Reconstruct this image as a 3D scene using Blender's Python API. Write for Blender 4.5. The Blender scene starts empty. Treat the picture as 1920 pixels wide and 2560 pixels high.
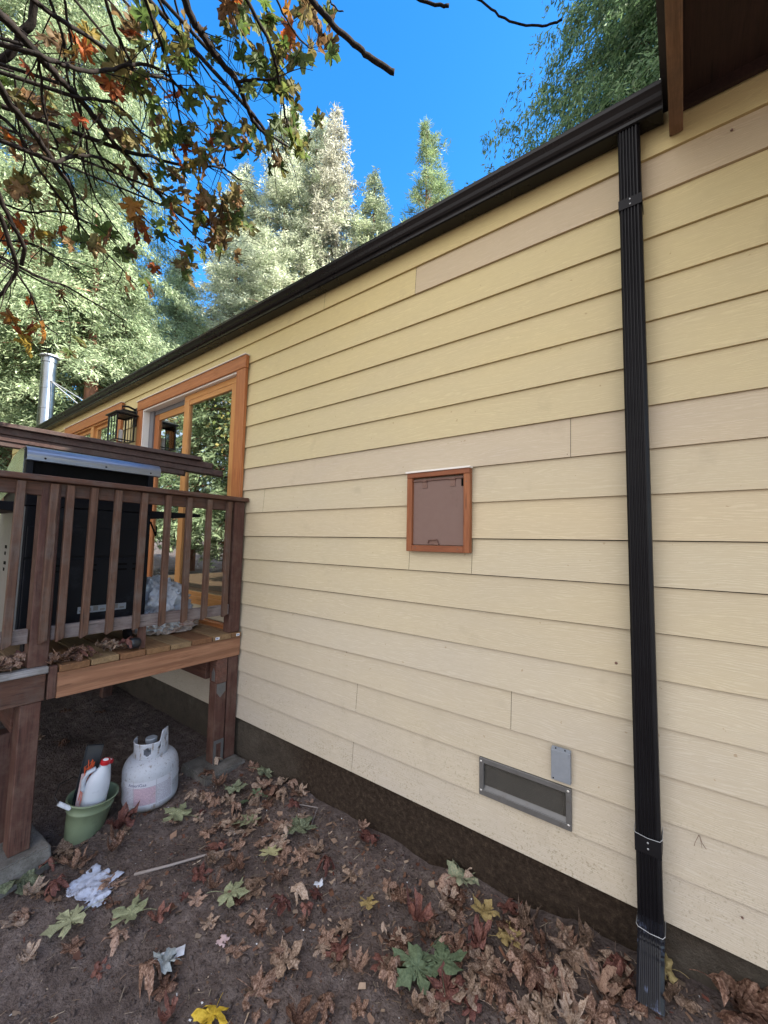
import bpy, bmesh, math, random
import numpy as np
from mathutils import Vector, Matrix, noise

SC = bpy.context.scene
COL = SC.collection
R = math.radians

# ------------------------------------------------------------------ camera
FX, CAMY, CAMZ, YAW, PITCH, ROLL = 1002.48, 1.90779, 1.38641, 0.643274, 0.0747069, 0.0197441
cam_d = bpy.data.cameras.new('camera')
cam = bpy.data.objects.new('camera', cam_d)
COL.objects.link(cam)
_f = Vector((-math.sin(YAW) * math.cos(PITCH), math.cos(YAW) * math.cos(PITCH), math.sin(PITCH)))
_r = Vector((math.cos(YAW), math.sin(YAW), 0))
_u = _r.cross(_f)
_r2 = math.cos(ROLL) * _r + math.sin(ROLL) * _u
_u2 = -math.sin(ROLL) * _r + math.cos(ROLL) * _u
m = Matrix((_r2, _u2, -_f)).transposed().to_4x4()
m.translation = Vector((0, -CAMY, CAMZ))
cam.matrix_world = m
cam_d.sensor_fit = 'HORIZONTAL'
cam_d.sensor_width = 36.0
cam_d.lens = 36.0 * FX / 1920.0
cam_d.clip_start = 0.02
cam_d.clip_end = 2000
SC.camera = cam

# ------------------------------------------------------------------ light
SUN_AZ = Vector((0.94, 0.34, 0)).normalized()
SUN_EL = R(34)
S = Vector((SUN_AZ.x * math.cos(SUN_EL), SUN_AZ.y * math.cos(SUN_EL), math.sin(SUN_EL)))
sun_d = bpy.data.lights.new('sun', 'SUN')
sun_d.energy = 5.0
sun_d.angle = R(0.6)
sun_d.color = (1.0, 0.93, 0.82)
sun = bpy.data.objects.new('sun', sun_d)
COL.objects.link(sun)
sun.rotation_euler = S.to_track_quat('Z', 'Y').to_euler()

W = bpy.data.worlds.new('World')
SC.world = W
W.use_nodes = True
nt = W.node_tree
nt.nodes.clear()
sky = nt.nodes.new('ShaderNodeTexSky')
sky.sky_type = 'NISHITA'
sky.sun_disc = False
sky.sun_elevation = SUN_EL
sky.sun_rotation = math.atan2(S.x, S.y)
sky.air_density = 1.0
sky.dust_density = 0.4
sky.ozone_density = 3.0
hsv = nt.nodes.new('ShaderNodeHueSaturation')
hsv.inputs['Saturation'].default_value = 1.34
bg = nt.nodes.new('ShaderNodeBackground')
bg.inputs['Strength'].default_value = 0.11
outw = nt.nodes.new('ShaderNodeOutputWorld')
nt.links.new(sky.outputs[0], hsv.inputs['Color'])
# bright sky lobe added behind the viewer to fill the shaded wall
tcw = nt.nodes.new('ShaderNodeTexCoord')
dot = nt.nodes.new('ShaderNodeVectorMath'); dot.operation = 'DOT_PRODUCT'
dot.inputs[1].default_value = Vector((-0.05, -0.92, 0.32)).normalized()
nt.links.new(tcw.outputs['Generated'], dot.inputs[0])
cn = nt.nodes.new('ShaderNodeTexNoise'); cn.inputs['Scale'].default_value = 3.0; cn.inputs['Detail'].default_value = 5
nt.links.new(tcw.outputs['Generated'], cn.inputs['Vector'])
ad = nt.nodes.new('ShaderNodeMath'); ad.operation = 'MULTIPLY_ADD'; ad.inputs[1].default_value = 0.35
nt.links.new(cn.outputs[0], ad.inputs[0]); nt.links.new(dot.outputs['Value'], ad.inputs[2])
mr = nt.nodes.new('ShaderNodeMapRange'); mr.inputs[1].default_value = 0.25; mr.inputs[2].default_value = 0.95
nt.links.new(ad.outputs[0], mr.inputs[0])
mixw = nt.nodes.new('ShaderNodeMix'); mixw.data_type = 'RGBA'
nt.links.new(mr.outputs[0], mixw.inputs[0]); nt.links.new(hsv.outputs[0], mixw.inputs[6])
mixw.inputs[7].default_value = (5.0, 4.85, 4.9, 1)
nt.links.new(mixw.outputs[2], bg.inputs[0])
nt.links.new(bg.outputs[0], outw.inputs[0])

SC.view_settings.view_transform = 'Standard'
SC.view_settings.look = 'None'
SC.view_settings.exposure = 2.2
SC.view_settings.gamma = 1.0


# ------------------------------------------------------------------ helpers
class MB:
    def __init__(s):
        s.v = []; s.f = []; s.c = []; s.cur = None

    def face(s, idx):
        s.f.append(tuple(idx)); s.c.append(s.cur)

    def quad(s, a, b, c, d):
        i = len(s.v); s.v += [tuple(a), tuple(b), tuple(c), tuple(d)]; s.face((i, i + 1, i + 2, i + 3))

    def box(s, x0, x1, y0, y1, z0, z1, M=None):
        i = len(s.v)
        p = [(x0, y0, z0), (x1, y0, z0), (x1, y1, z0), (x0, y1, z0), (x0, y0, z1), (x1, y0, z1), (x1, y1, z1), (x0, y1, z1)]
        if M is not None: p = [tuple(M @ Vector(q)) for q in p]
        s.v += p
        for q in ((3, 2, 1, 0), (4, 5, 6, 7), (0, 1, 5, 4), (1, 2, 6, 5), (2, 3, 7, 6), (3, 0, 4, 7)):
            s.face([i + k for k in q])
        return s

    def tube(s, pts, rad, n=8, cap=True):
        pts = [Vector(p) for p in pts]
        if not hasattr(rad, '__len__'): rad = [rad] * len(pts)
        base = len(s.v); up = Vector((0.13, 0.21, 0.97)).normalized()
        for i, p in enumerate(pts):
            t = (pts[min(i + 1, len(pts) - 1)] - pts[max(i - 1, 0)])
            if t.length < 1e-9: t = Vector((0, 0, 1))
            t.normalize()
            a = t.cross(up)
            if a.length < 0.05: a = t.cross(Vector((1, 0, 0)))
            a.normalize(); b = t.cross(a)
            for k in range(n):
                th = 2 * math.pi * k / n
                q = p + rad[i] * (math.cos(th) * a + math.sin(th) * b)
                s.v.append(tuple(q))
        for i in range(len(pts) - 1):
            for k in range(n):
                k2 = (k + 1) % n
                s.face((base + i * n + k, base + i * n + k2, base + (i + 1) * n + k2, base + (i + 1) * n + k))
        if cap:
            s.face([base + k for k in range(n)])
            s.face([base + (len(pts) - 1) * n + k for k in reversed(range(n))])
        return s

    def lathe(s, prof, n=32, M=None, sx=1.0, sy=1.0, cap0=True, cap1=True, a0=0, a1=2 * math.pi):
        base = len(s.v); full = abs(a1 - a0 - 2 * math.pi) < 1e-6
        m_ = n if full else n + 1
        for r, z in prof:
            for k in range(m_):
                th = a0 + (a1 - a0) * k / n
                q = Vector((r * math.cos(th) * sx, r * math.sin(th) * sy, z))
                if M is not None: q = M @ q
                s.v.append(tuple(q))
        for i in range(len(prof) - 1):
            for k in range(n):
                k2 = (k + 1) % m_
                s.face((base + i * m_ + k, base + i * m_ + k2, base + (i + 1) * m_ + k2, base + (i + 1) * m_ + k))
        if full:
            if cap0: s.face([base + k for k in reversed(range(m_))])
            if cap1: s.face([base + (len(prof) - 1) * m_ + k for k in range(m_)])
        return s

    def extrude(s, poly, axis, a, b, closed=True, caps=True):
        """poly: list of 2d points in the other two axes (order xyz minus axis)"""
        def P(q, t):
            if axis == 'x': return (t, q[0], q[1])
            if axis == 'y': return (q[0], t, q[1])
            return (q[0], q[1], t)
        i = len(s.v); n = len(poly)
        s.v += [P(q, a) for q in poly] + [P(q, b) for q in poly]
        for k in range(n if closed else n - 1):
            k2 = (k + 1) % n
            s.face((i + k, i + k2, i + n + k2, i + n + k))
        if closed and caps:
            s.face([i + k for k in reversed(range(n))]); s.face([i + n + k for k in range(n)])
        return s

    def build(s, name, mat, parent=None, bev=0, smooth=False, seg=1, tint=None):
        me = bpy.data.meshes.new(name)
        me.from_pydata(s.v, [], s.f)
        if any(c is not None for c in s.c) or tint:
            ca = me.color_attributes.new('tint', 'FLOAT_COLOR', 'CORNER')
            arr = np.ones((len(me.loops), 4), np.float32)
            li = 0
            for f, c in zip(s.f, s.c):
                c = c or tint or (1, 1, 1)
                arr[li:li + len(f), :3] = c
                li += len(f)
            ca.data.foreach_set('color', arr.ravel())
        bm = bmesh.new(); bm.from_mesh(me)
        bmesh.ops.recalc_face_normals(bm, faces=bm.faces)
        bm.to_mesh(me); bm.free()
        return obj(name, me, mat, parent, bev, smooth, seg)


def obj(name, me, mat, parent=None, bev=0, smooth=False, seg=1):
    o = bpy.data.objects.new(name, me)
    COL.objects.link(o)
    if mat is not None: me.materials.append(mat)
    if smooth:
        me.polygons.foreach_set('use_smooth', [True] * len(me.polygons))
    if bev:
        b = o.modifiers.new('bevel', 'BEVEL'); b.width = bev; b.segments = seg; b.limit_method = 'ANGLE'
    if parent is not None:
        o.parent = parent
        o.matrix_parent_inverse = Matrix.Translation(parent['_base'] if '_base' in parent else (0, 0, 0)).inverted()
    return o


def tag(o, label=None, cat=None, group=None, kind=None):
    if label: o['label'] = label
    if cat: o['category'] = cat
    if group: o['group'] = group
    if kind: o['kind'] = kind
    return o


def thing(name, loc, label, cat, group=None):
    e = bpy.data.objects.new(name, None)
    COL.objects.link(e); e.location = loc; e.empty_display_size = 0.1
    e['_base'] = list(map(float, loc))
    return tag(e, label, cat, group)


def raw_mesh(name, V, F3, col=None, smooth=False):
    """triangle soup from numpy, with per-face colour"""
    me = bpy.data.meshes.new(name)
    nv, nf = len(V), len(F3)
    me.vertices.add(nv); me.vertices.foreach_set('co', V.astype(np.float32).ravel())
    k = F3.shape[1]
    me.loops.add(nf * k); me.loops.foreach_set('vertex_index', F3.astype(np.int32).ravel())
    me.polygons.add(nf)
    me.polygons.foreach_set('loop_start', np.arange(0, nf * k, k, dtype=np.int32))
    try: me.polygons.foreach_set('loop_total', np.full(nf, k, np.int32))
    except Exception: pass
    me.update(calc_edges=True)
    if col is not None:
        ca = me.color_attributes.new('tint', 'FLOAT_COLOR', 'CORNER')
        a = np.ones((nf, k, 4), np.float32); a[:, :, :3] = col[:, None, :]
        ca.data.foreach_set('color', a.ravel())
    return me


# ------------------------------------------------------------------ materials
class N:
    def __init__(s, name):
        s.m = bpy.data.materials.new(name); s.m.use_nodes = True
        s.t = s.m.node_tree; s.t.nodes.clear()
        s.o = s.t.nodes.new('ShaderNodeOutputMaterial')

    def n(s, typ, props=None, **inp):
        x = s.t.nodes.new(typ)
        for k, v in (props or {}).items(): setattr(x, k, v)
        for k, v in inp.items():
            k = k.replace('_', ' ')
            sock = x.inputs[int(k[1:])] if (k[0] == 'i' and k[1:].isdigit()) else x.inputs[k]
            s.set(sock, v)
        return x

    def set(s, sock, v):
        if isinstance(v, bpy.types.NodeSocket): s.t.links.new(v, sock)
        elif isinstance(v, bpy.types.Node): s.t.links.new(v.outputs[0], sock)
        else:
            if isinstance(v, (tuple, list)) and len(v) == 3 and sock.type == 'RGBA': v = tuple(v) + (1,)
            sock.default_value = v

    def coord(s, scale=(1, 1, 1), rnd=0.0, kind='Object'):
        tc = s.n('ShaderNodeTexCoord')
        mp = s.n('ShaderNodeMapping', Vector=tc.outputs[kind], Scale=scale)
        if rnd:
            oi = s.n('ShaderNodeObjectInfo')
            mu = s.n('ShaderNodeMath', {'operation': 'MULTIPLY'}, i0=oi.outputs['Random'], i1=rnd)
            cx = s.n('ShaderNodeCombineXYZ', X=mu, Y=mu, Z=mu)
            s.set(mp.inputs['Location'], cx)
        return mp

    def noise(s, vec, scale=5, detail=4, rough=0.55, dist=0.0):
        return s.n('ShaderNodeTexNoise', Vector=vec, Scale=scale, Detail=detail, Roughness=rough, Distortion=dist)

    def ramp(s, fac, stops):
        r = s.n('ShaderNodeValToRGB', Fac=fac)
        e = r.color_ramp.elements
        while len(e) > len(stops): e.remove(e[-1])
        while len(e) < len(stops): e.new(0.5)
        for q, (p, c) in zip(e, stops):
            q.position = p
            if not hasattr(c, '__len__'): c = (c, c, c)
            q.color = tuple(c) + (1,)
        return r

    def mix(s, fac, a, b, mode='MIX'):
        x = s.n('ShaderNodeMix', {'data_type': 'RGBA', 'blend_type': mode})
        s.set(x.inputs[0], fac); s.set(x.inputs[6], a); s.set(x.inputs[7], b)
        return x.outputs[2]

    def math(s, op, a, b=0.0):
        return s.n('ShaderNodeMath', {'operation': op}, i0=a, i1=b).outputs[0]

    def bump(s, h, strength=0.5, dist=0.01, normal=None):
        b = s.n('ShaderNodeBump', Height=h, Strength=strength, Distance=dist)
        if normal is not None: s.set(b.inputs['Normal'], normal)
        return b

    def pbr(s, color, rough=0.6, metal=0.0, normal=None, spec=0.5, extra=None):
        p = s.n('ShaderNodeBsdfPrincipled')
        s.set(p.inputs['Base Color'], color); s.set(p.inputs['Roughness'], rough); s.set(p.inputs['Metallic'], metal)
        s.set(p.inputs['Specular IOR Level'], spec)
        if normal is not None: s.set(p.inputs['Normal'], normal)
        for k, v in (extra or {}).items(): s.set(p.inputs[k], v)
        s.set(s.o.inputs[0], p)
        return p

    def tint(s):
        return s.n('ShaderNodeAttribute', {'attribute_name': 'tint'}).outputs['Color']


def mat_siding():
    a = N('painted_siding')
    c = a.coord()
    sep = a.n('ShaderNodeSeparateXYZ', Vector=c)
    # embossed cedar grain: nearly horizontal contour lines
    lo = a.noise(a.coord((0.9, 1, 7)), 1.6, 3, 0.5)
    zz = a.math('ADD', a.math('MULTIPLY', sep.outputs['Z'], 1.0), a.math('MULTIPLY', lo.outputs[0], 0.10))
    fi = a.noise(a.coord((6, 1, 60)), 3.0, 3, 0.6)
    ph = a.math('ADD', a.math('MULTIPLY', zz, 820.0), a.math('MULTIPLY', fi.outputs[0], 9.0))
    wv = a.math('SINE', ph)
    brk = a.ramp(a.noise(a.coord((5, 1, 25)), 2.5, 4, 0.6).outputs[0], [(0.38, 0.0), (0.62, 1.0)])
    g = a.math('MULTIPLY', wv, a.math('MULTIPLY', brk.outputs[0], 0.8))
    fine = a.noise(c, 420, 2, 0.6)
    hgt = a.math('ADD', a.math('MULTIPLY', g, 0.5), a.math('MULTIPLY', fine.outputs[0], 0.7))
    # colour
    big = a.noise(a.coord((0.6, 1, 1.2)), 1.5, 4, 0.6)
    col = a.mix(a.ramp(big.outputs[0], [(0.35, 0), (0.7, 1)]).outputs[0], (0.562, 0.494, 0.308), (0.518, 0.462, 0.312))
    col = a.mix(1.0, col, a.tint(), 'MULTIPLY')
    col = a.mix(a.math('MULTIPLY', a.ramp(g, [(0.0, 0.35), (0.5, 0.0)]).outputs[0], 0.6), col, (0.30, 0.23, 0.13))
    # grime: broad smudges and splashed specks low on the wall
    sm = a.ramp(a.noise(a.coord((1, 1, 1.0)), 5.0, 5, 0.62).outputs[0], [(0.60, 0), (0.80, 1)])
    col = a.mix(a.math('MULTIPLY', sm.outputs[0], 0.26), col, (0.22, 0.17, 0.12))
    low = a.n('ShaderNodeMapRange', Value=sep.outputs['Z'], i1=0.55, i2=0.0, i3=0.0, i4=1.0)
    sp = a.ramp(a.noise(c, 110, 3, 0.7).outputs[0], [(0.54, 0), (0.66, 1)])
    spm = a.ramp(a.noise(c, 6, 3, 0.6).outputs[0], [(0.35, 0.15), (0.65, 1)])
    sf = a.math('MULTIPLY', a.math('MULTIPLY', low.outputs[0], sp.outputs[0]), a.math('MULTIPLY', spm.outputs[0], 0.75))
    col = a.mix(sf, col, (0.17, 0.14, 0.085))
    rs = a.ramp(a.noise(c, 38, 2, 0.5).outputs[0], [(0.745, 0), (0.765, 1)])
    col = a.mix(a.math('MULTIPLY', rs.outputs[0], 0.45), col, (0.25, 0.15, 0.07))
    a.pbr(col, 0.62, normal=a.bump(hgt, 0.48, 0.0012), spec=0.35)
    return a.m


def mat_wood(name, c1, c2, axis='y', grain=1.0, weather=None, rough=0.7, knots=False, tinted=False, bs=0.4):
    a = N(name)
    sc = {'x': (1.2, 22, 22), 'y': (22, 1.2, 22), 'z': (22, 22, 1.2)}[axis]
    c = a.coord(sc, 13.0)
    n1 = a.noise(c, 2.2 * grain, 6, 0.62, 0.8)
    n2 = a.noise(c, 9 * grain, 3, 0.6, 0.3)
    f = a.math('ADD', a.math('MULTIPLY', n1.outputs[0], 0.7), a.math('MULTIPLY', n2.outputs[0], 0.3))
    col = a.ramp(f, [(0.34, c2), (0.5, tuple((x + y) / 2 for x, y in zip(c1, c2))), (0.66, c1)]).outputs[0]
    if knots:
        w = a.n('ShaderNodeTexWave', {'wave_type': 'RINGS', 'rings_direction': {'x': 'X', 'y': 'Y', 'z': 'Z'}[axis]},
                Vector=a.coord({'x': (0.25, 6, 6), 'y': (6, 0.25, 6), 'z': (6, 6, 0.25)}[axis], 3.0), Scale=2.2, Distortion=3.5, Detail=2)
        col = a.mix(a.math('MULTIPLY', a.ramp(w.outputs[0], [(0.55, 0), (0.95, 1)]).outputs[0], 0.5), col, tuple(x * 0.6 for x in c2))
    if weather:
        wm = a.ramp(a.noise(a.coord((1, 1, 1), 5.0), 7, 6, 0.7).outputs[0], [(0.45, 0), (0.68, 1)])
        col = a.mix(a.math('MULTIPLY', wm.outputs[0], 0.6), col, weather)
    cr = a.ramp(a.noise(c, 4.5 * grain, 2, 0.5, 0.2).outputs[0], [(0.28, 1), (0.35, 0)])
    col = a.mix(a.math('MULTIPLY', cr.outputs[0], 0.6), col, tuple(x * 0.35 for x in c2))
    if tinted: col = a.mix(1.0, col, a.tint(), 'MULTIPLY')
    a.pbr(col, rough, normal=a.bump(f, bs, 0.003), spec=0.3)
    return a.m


def mat_flat(name, c, rough=0.5, metal=0.0, var=0.12, scale=30, bump=0.1, dirt=None, spec=0.5, rnd=0):
    a = N(name)
    co = a.coord((1, 1, 1), rnd)
    n1 = a.noise(co, scale, 4, 0.6)
    col = a.mix(n1.outputs[0], tuple(x * (1 - var) for x in c), tuple(min(1, x * (1 + var)) for x in c))
    if dirt:
        d = a.ramp(a.noise(co, scale * 0.4, 6, 0.7).outputs[0], [(dirt[1], 0), (dirt[1] + 0.12, 1)])
        col = a.mix(a.math('MULTIPLY', d.outputs[0], dirt[2]), col, dirt[0])
    r2 = a.noise(co, scale * 0.5, 3, 0.6)
    a.pbr(col, a.n('ShaderNodeMapRange', Value=r2.outputs[0], i1=0.3, i2=0.7, i3=max(0.03, rough - 0.08), i4=min(1, rough + 0.08)).outputs[0], metal,
          normal=a.bump(n1.outputs[0], bump, 0.002), spec=spec)
    return a.m


def mat_concrete():
    a = N('concrete')
    c = a.coord()
    n1 = a.noise(c, 9, 8, 0.7); n2 = a.noise(c, 120, 3, 0.6)
    col = a.ramp(n1.outputs[0], [(0.3, (0.070, 0.064, 0.058)), (0.5, (0.135, 0.128, 0.118)), (0.72, (0.22, 0.21, 0.20))]).outputs[0]
    col = a.mix(a.ramp(n2.outputs[0], [(0.35, 0.5), (0.5, 0)]).outputs[0], col, (0.07, 0.06, 0.05))
    h = a.math('ADD', a.math('MULTIPLY', n1.outputs[0], 1.0), a.math('MULTIPLY', n2.outputs[0], 0.35))
    a.pbr(col, 0.9, normal=a.bump(h, 0.7, 0.006), spec=0.2)
    return a.m


def mat_foundation():
    a = N('foundation_concrete')
    c = a.coord()
    sep = a.n('ShaderNodeSeparateXYZ', Vector=c)
    n1 = a.noise(c, 7, 8, 0.7); n2 = a.noise(c, 34, 7, 0.75)
    con = a.ramp(n1.outputs[0], [(0.3, (0.065, 0.055, 0.045)), (0.55, (0.125, 0.108, 0.088)), (0.75, (0.20, 0.18, 0.15))]).outputs[0]
    # soil and moss caked on the middle stretch
    wob = a.noise(c, 3, 5, 0.6)
    x = a.math('ADD', sep.outputs['X'], a.math('MULTIPLY', wob.outputs[0], 0.5))
    m1 = a.n('ShaderNodeMapRange', Value=x, i1=-2.45, i2=-1.75, i3=0.0, i4=1.0)
    m2 = a.n('ShaderNodeMapRange', Value=x, i1=0.36, i2=0.10, i3=0.0, i4=1.0)
    mk = a.math('MULTIPLY', m1.outputs[0], m2.outputs[0])
    z = a.n('ShaderNodeMapRange', Value=sep.outputs['Z'], i1=-0.06, i2=-0.28, i3=0.25, i4=1.0)
    mk = a.math('MAXIMUM', a.math('MULTIPLY', mk, 0.95), a.math('MULTIPLY', z.outputs[0], a.ramp(n1.outputs[0], [(0.4, 0), (0.6, 0.6)]).outputs[0]))
    soil = a.ramp(n2.outputs[0], [(0.32, (0.022, 0.015, 0.011)), (0.54, (0.062, 0.043, 0.031)), (0.76, (0.15, 0.11, 0.08))]).outputs[0]
    col = a.mix(mk, con, soil)
    h = a.math('ADD', n1.outputs[0], a.math('MULTIPLY', n2.outputs[0], 1.2))
    a.pbr(col, 0.95, normal=a.bump(h, 1.0, 0.035), spec=0.15)
    return a.m


def mat_dirt():
    a = N('bare_dirt')
    c = a.coord()
    n0 = a.noise(c, 1.6, 4, 0.6); n1 = a.noise(c, 14, 8, 0.7); n2 = a.noise(c, 120, 4, 0.7)
    col = a.ramp(n1.outputs[0], [(0.3, (0.095, 0.073, 0.066)), (0.5, (0.185, 0.146, 0.134)), (0.7, (0.300, 0.248, 0.228))]).outputs[0]
    col = a.mix(a.ramp(n0.outputs[0], [(0.4, 0), (0.65, 0.6)]).outputs[0], col, (0.098, 0.075, 0.068))
    ch = a.ramp(n2.outputs[0], [(0.62, 0), (0.72, 1)])
    col = a.mix(a.math('MULTIPLY', ch.outputs[0], 0.5), col, (0.22, 0.16, 0.12))
    vo = a.n('ShaderNodeTexVoronoi', Vector=c, Scale=55)
    cl = a.ramp(vo.outputs['Distance'], [(0.0, 1), (0.5, 0)])
    n3 = a.noise(c, 45, 5, 0.75)
    pit = a.ramp(n3.outputs[0], [(0.36, 1), (0.46, 0)])
    col = a.mix(a.math('MULTIPLY', pit.outputs[0], 0.55), col, (0.030, 0.021, 0.018))
    h = a.math('ADD', a.math('ADD', a.math('MULTIPLY', a.math('ADD', n1.outputs[0], a.math('MULTIPLY', n3.outputs[0], 0.8)), 1.5), a.math('MULTIPLY', n2.outputs[0], 0.6)), a.math('MULTIPLY', cl.outputs[0], 0.35))
    a.pbr(col, 0.95, normal=a.bump(h, 1.0, 0.020), spec=0.15)
    return a.m


def mat_leaf(name, stops, trans=0.35, rough=0.6, tint=False, spots=None, rnd=9.0, gain=1.0):
    a = N(name)
    c = a.coord((1, 1, 1), rnd)
    n1 = a.noise(c, 16, 4, 0.6)
    oi = a.n('ShaderNodeObjectInfo')
    f = a.math('ADD', n1.outputs[0], a.math('MULTIPLY', a.math('SUBTRACT', oi.outputs['Random'], 0.5), 0.25))
    col = a.ramp(f, stops).outputs[0]
    if spots:
        sp = a.ramp(a.noise(c, 55, 3, 0.6).outputs[0], [(spots[1], 0), (spots[1] + 0.05, 1)])
        col = a.mix(sp.outputs[0], col, spots[0])
    if tint: col = a.mix(1.0, col, a.tint(), 'MULTIPLY')
    d = a.n('ShaderNodeBsdfPrincipled'); a.set(d.inputs['Base Color'], col); a.set(d.inputs['Roughness'], rough)
    a.set(d.inputs['Specular IOR Level'], 0.3)
    t = a.n('ShaderNodeBsdfTranslucent', Color=col)
    mx = a.n('ShaderNodeMixShader', i0=trans, i1=d, i2=t)
    a.set(a.o.inputs[0], mx)
    return a.m


def mat_foliage(name, trans=0.3):
    a = N(name)
    col = a.tint()
    d = a.n('ShaderNodeBsdfPrincipled'); a.set(d.inputs['Base Color'], col); a.set(d.inputs['Roughness'], 0.55)
    a.set(d.inputs['Specular IOR Level'], 0.4)
    t = a.n('ShaderNodeBsdfTranslucent', Color=col)
    mx = a.n('ShaderNodeMixShader', i0=trans, i1=d, i2=t)
    a.set(a.o.inputs[0], mx)
    return a.m


def mat_glass():
    a = N('window_glass')
    fr = a.n('ShaderNodeFresnel', IOR=1.6)
    f = a.math('MINIMUM', a.math('ADD', a.math('MULTIPLY', fr.outputs[0], 2.2), 0.16), 1.0)
    g = a.n('ShaderNodeBsdfGlossy', Color=(0.92, 0.97, 0.95), Roughness=0.0)
    t = a.n('ShaderNodeBsdfTransparent', Color=(0.75, 0.8, 0.78))
    a.set(a.o.inputs[0], a.n('ShaderNodeMixShader', i0=f, i1=t, i2=g))
    return a.m


def mat_bark(name, c1, c2, sc=8):
    a = N(name)
    c = a.coord((1, 1, 0.25), 3)
    n1 = a.noise(c, sc, 7, 0.7, 0.6)
    col = a.ramp(n1.outputs[0], [(0.35, c2), (0.6, c1)]).outputs[0]
    a.pbr(col, 0.9, normal=a.bump(n1.outputs[0], 0.8, 0.01), spec=0.2)
    return a.m


def mat_screen():
    a = N('vent_wire_screen')
    c = a.coord()
    sep = a.n('ShaderNodeSeparateXYZ', Vector=c)
    sx = a.math('SINE', a.math('MULTIPLY', sep.outputs['X'], 1900.0))
    sz = a.math('SINE', a.math('MULTIPLY', a.math('ADD', sep.outputs['Z'], a.math('MULTIPLY', sep.outputs['X'], 0.3)), 1500.0))
    w = a.ramp(a.math('MAXIMUM', sx, sz), [(0.55, 0), (0.85, 1)])
    n1 = a.noise(c, 14, 5, 0.6)
    wire = a.mix(n1.outputs[0], (0.07, 0.07, 0.065), (0.18, 0.175, 0.16))
    col = a.mix(0.5, wire, (0.20, 0.19, 0.17))
    dust = a.ramp(n1.outputs[0], [(0.55, 0), (0.85, 0.5)])
    col = a.mix(dust.outputs[0], col, (0.24, 0.21, 0.17))
    a.pbr(col, 0.75, 0.2, normal=a.bump(w.outputs[0], 0.6, 0.001))
    return a.m


def mat_tank():
    a = N('chalky_white_tank_paint')
    c = a.coord()
    n1 = a.noise(c, 14, 6, 0.7); n2 = a.noise(a.coord((1, 1, 0.3)), 24, 5, 0.7)
    col = a.mix(n1.outputs[0], (0.27, 0.295, 0.345), (0.46, 0.49, 0.56))
    rust = a.ramp(n2.outputs[0], [(0.56, 0), (0.66, 1)])
    col = a.mix(a.math('MULTIPLY', rust.outputs[0], 0.85), col, (0.14, 0.095, 0.06))
    sep = a.n('ShaderNodeSeparateXYZ', Vector=c)
    zl = a.math('ADD', sep.outputs['Z'], a.math('MULTIPLY', n1.outputs[0], 0.05))
    spk = a.ramp(a.noise(c, 85, 3, 0.7).outputs[0], [(0.60, 0), (0.68, 1)])
    col = a.mix(a.math('MULTIPLY', spk.outputs[0], 0.7), col, (0.12, 0.10, 0.085))
    lo = a.n('ShaderNodeMapRange', Value=zl, i1=0.110, i2=0.070, i3=0.0, i4=0.9)
    col = a.mix(lo.outputs[0], col, (0.13, 0.10, 0.055))
    a.pbr(col, 0.6, normal=a.bump(n1.outputs[0], 0.25, 0.003))
    return a.m


def mat_tank_label():
    a = N('tank_warning_label')
    tc = a.n('ShaderNodeTexCoord')
    sep = a.n('ShaderNodeSeparateXYZ', Vector=tc.outputs['UV'])
    u, v = sep.outputs['X'], sep.outputs['Y']
    # rows of small print
    rows = a.math('SINE', a.math('MULTIPLY', v, 118.0))
    wd = a.noise(a.n('ShaderNodeMapping', Vector=tc.outputs['UV'], Scale=(60, 17, 1)), 1.0, 2, 0.6)
    txt = a.math('MULTIPLY', a.math('GREATER_THAN', rows, 0.15), a.math('GREATER_THAN', wd.outputs[0], 0.42))
    def band(s_, lo, hi): return a.math('MULTIPLY', a.math('GREATER_THAN', s_, lo), a.math('LESS_THAN', s_, hi))
    body = a.math('MULTIPLY', band(v, 0.06, 0.80), band(u, 0.03, 0.97))
    txt = a.math('MULTIPLY', txt, body)
    pink = a.math('MULTIPLY', band(u, 0.31, 0.68), band(v, 0.06, 0.76))
    col = a.mix(a.math('MULTIPLY', pink, 0.55), (0.44, 0.46, 0.53), (0.48, 0.24, 0.30))
    col = a.mix(a.math('MULTIPLY', txt, 0.8), col, (0.20, 0.17, 0.24))
    gap = a.math('MAXIMUM', band(u, 0.295, 0.31), band(u, 0.685, 0.70))
    col = a.mix(a.math('MULTIPLY', gap, 0.6), col, (0.25, 0.26, 0.30))
    n1 = a.noise(a.coord(), 20, 5, 0.7)
    col = a.mix(a.ramp(n1.outputs[0], [(0.58, 0), (0.7, 0.6)]).outputs[0], col, (0.22, 0.19, 0.16))
    a.pbr(col, 0.5)
    return a.m


M_SIDE = mat_siding()
M_CEDAR = mat_wood('cedar_trim', (0.42, 0.170, 0.062), (0.26, 0.088, 0.030), 'z', rough=0.45, bs=0.2)
M_CEDARX = mat_wood('cedar_trim_across', (0.42, 0.170, 0.062), (0.26, 0.088, 0.030), 'x', rough=0.45, bs=0.2)
M_FIR = mat_wood('fir_sash', (0.54, 0.28, 0.10), (0.38, 0.165, 0.055), 'z', rough=0.4, bs=0.15)
M_FIRX = mat_wood('fir_sash_across', (0.54, 0.28, 0.10), (0.38, 0.165, 0.055), 'x', rough=0.4, bs=0.15)
M_PETW = mat_wood('pet_door_cedar', (0.32, 0.125, 0.05), (0.18, 0.055, 0.022), 'z', rough=0.5, bs=0.25)
M_PETX = mat_wood('pet_door_cedar_across', (0.27, 0.098, 0.042), (0.15, 0.045, 0.020), 'x', rough=0.5, bs=0.25)
M_OLDY = mat_wood('stained_rail_wood', (0.112, 0.056, 0.038), (0.042, 0.020, 0.014), 'y', weather=(0.09, 0.075, 0.07))
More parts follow.
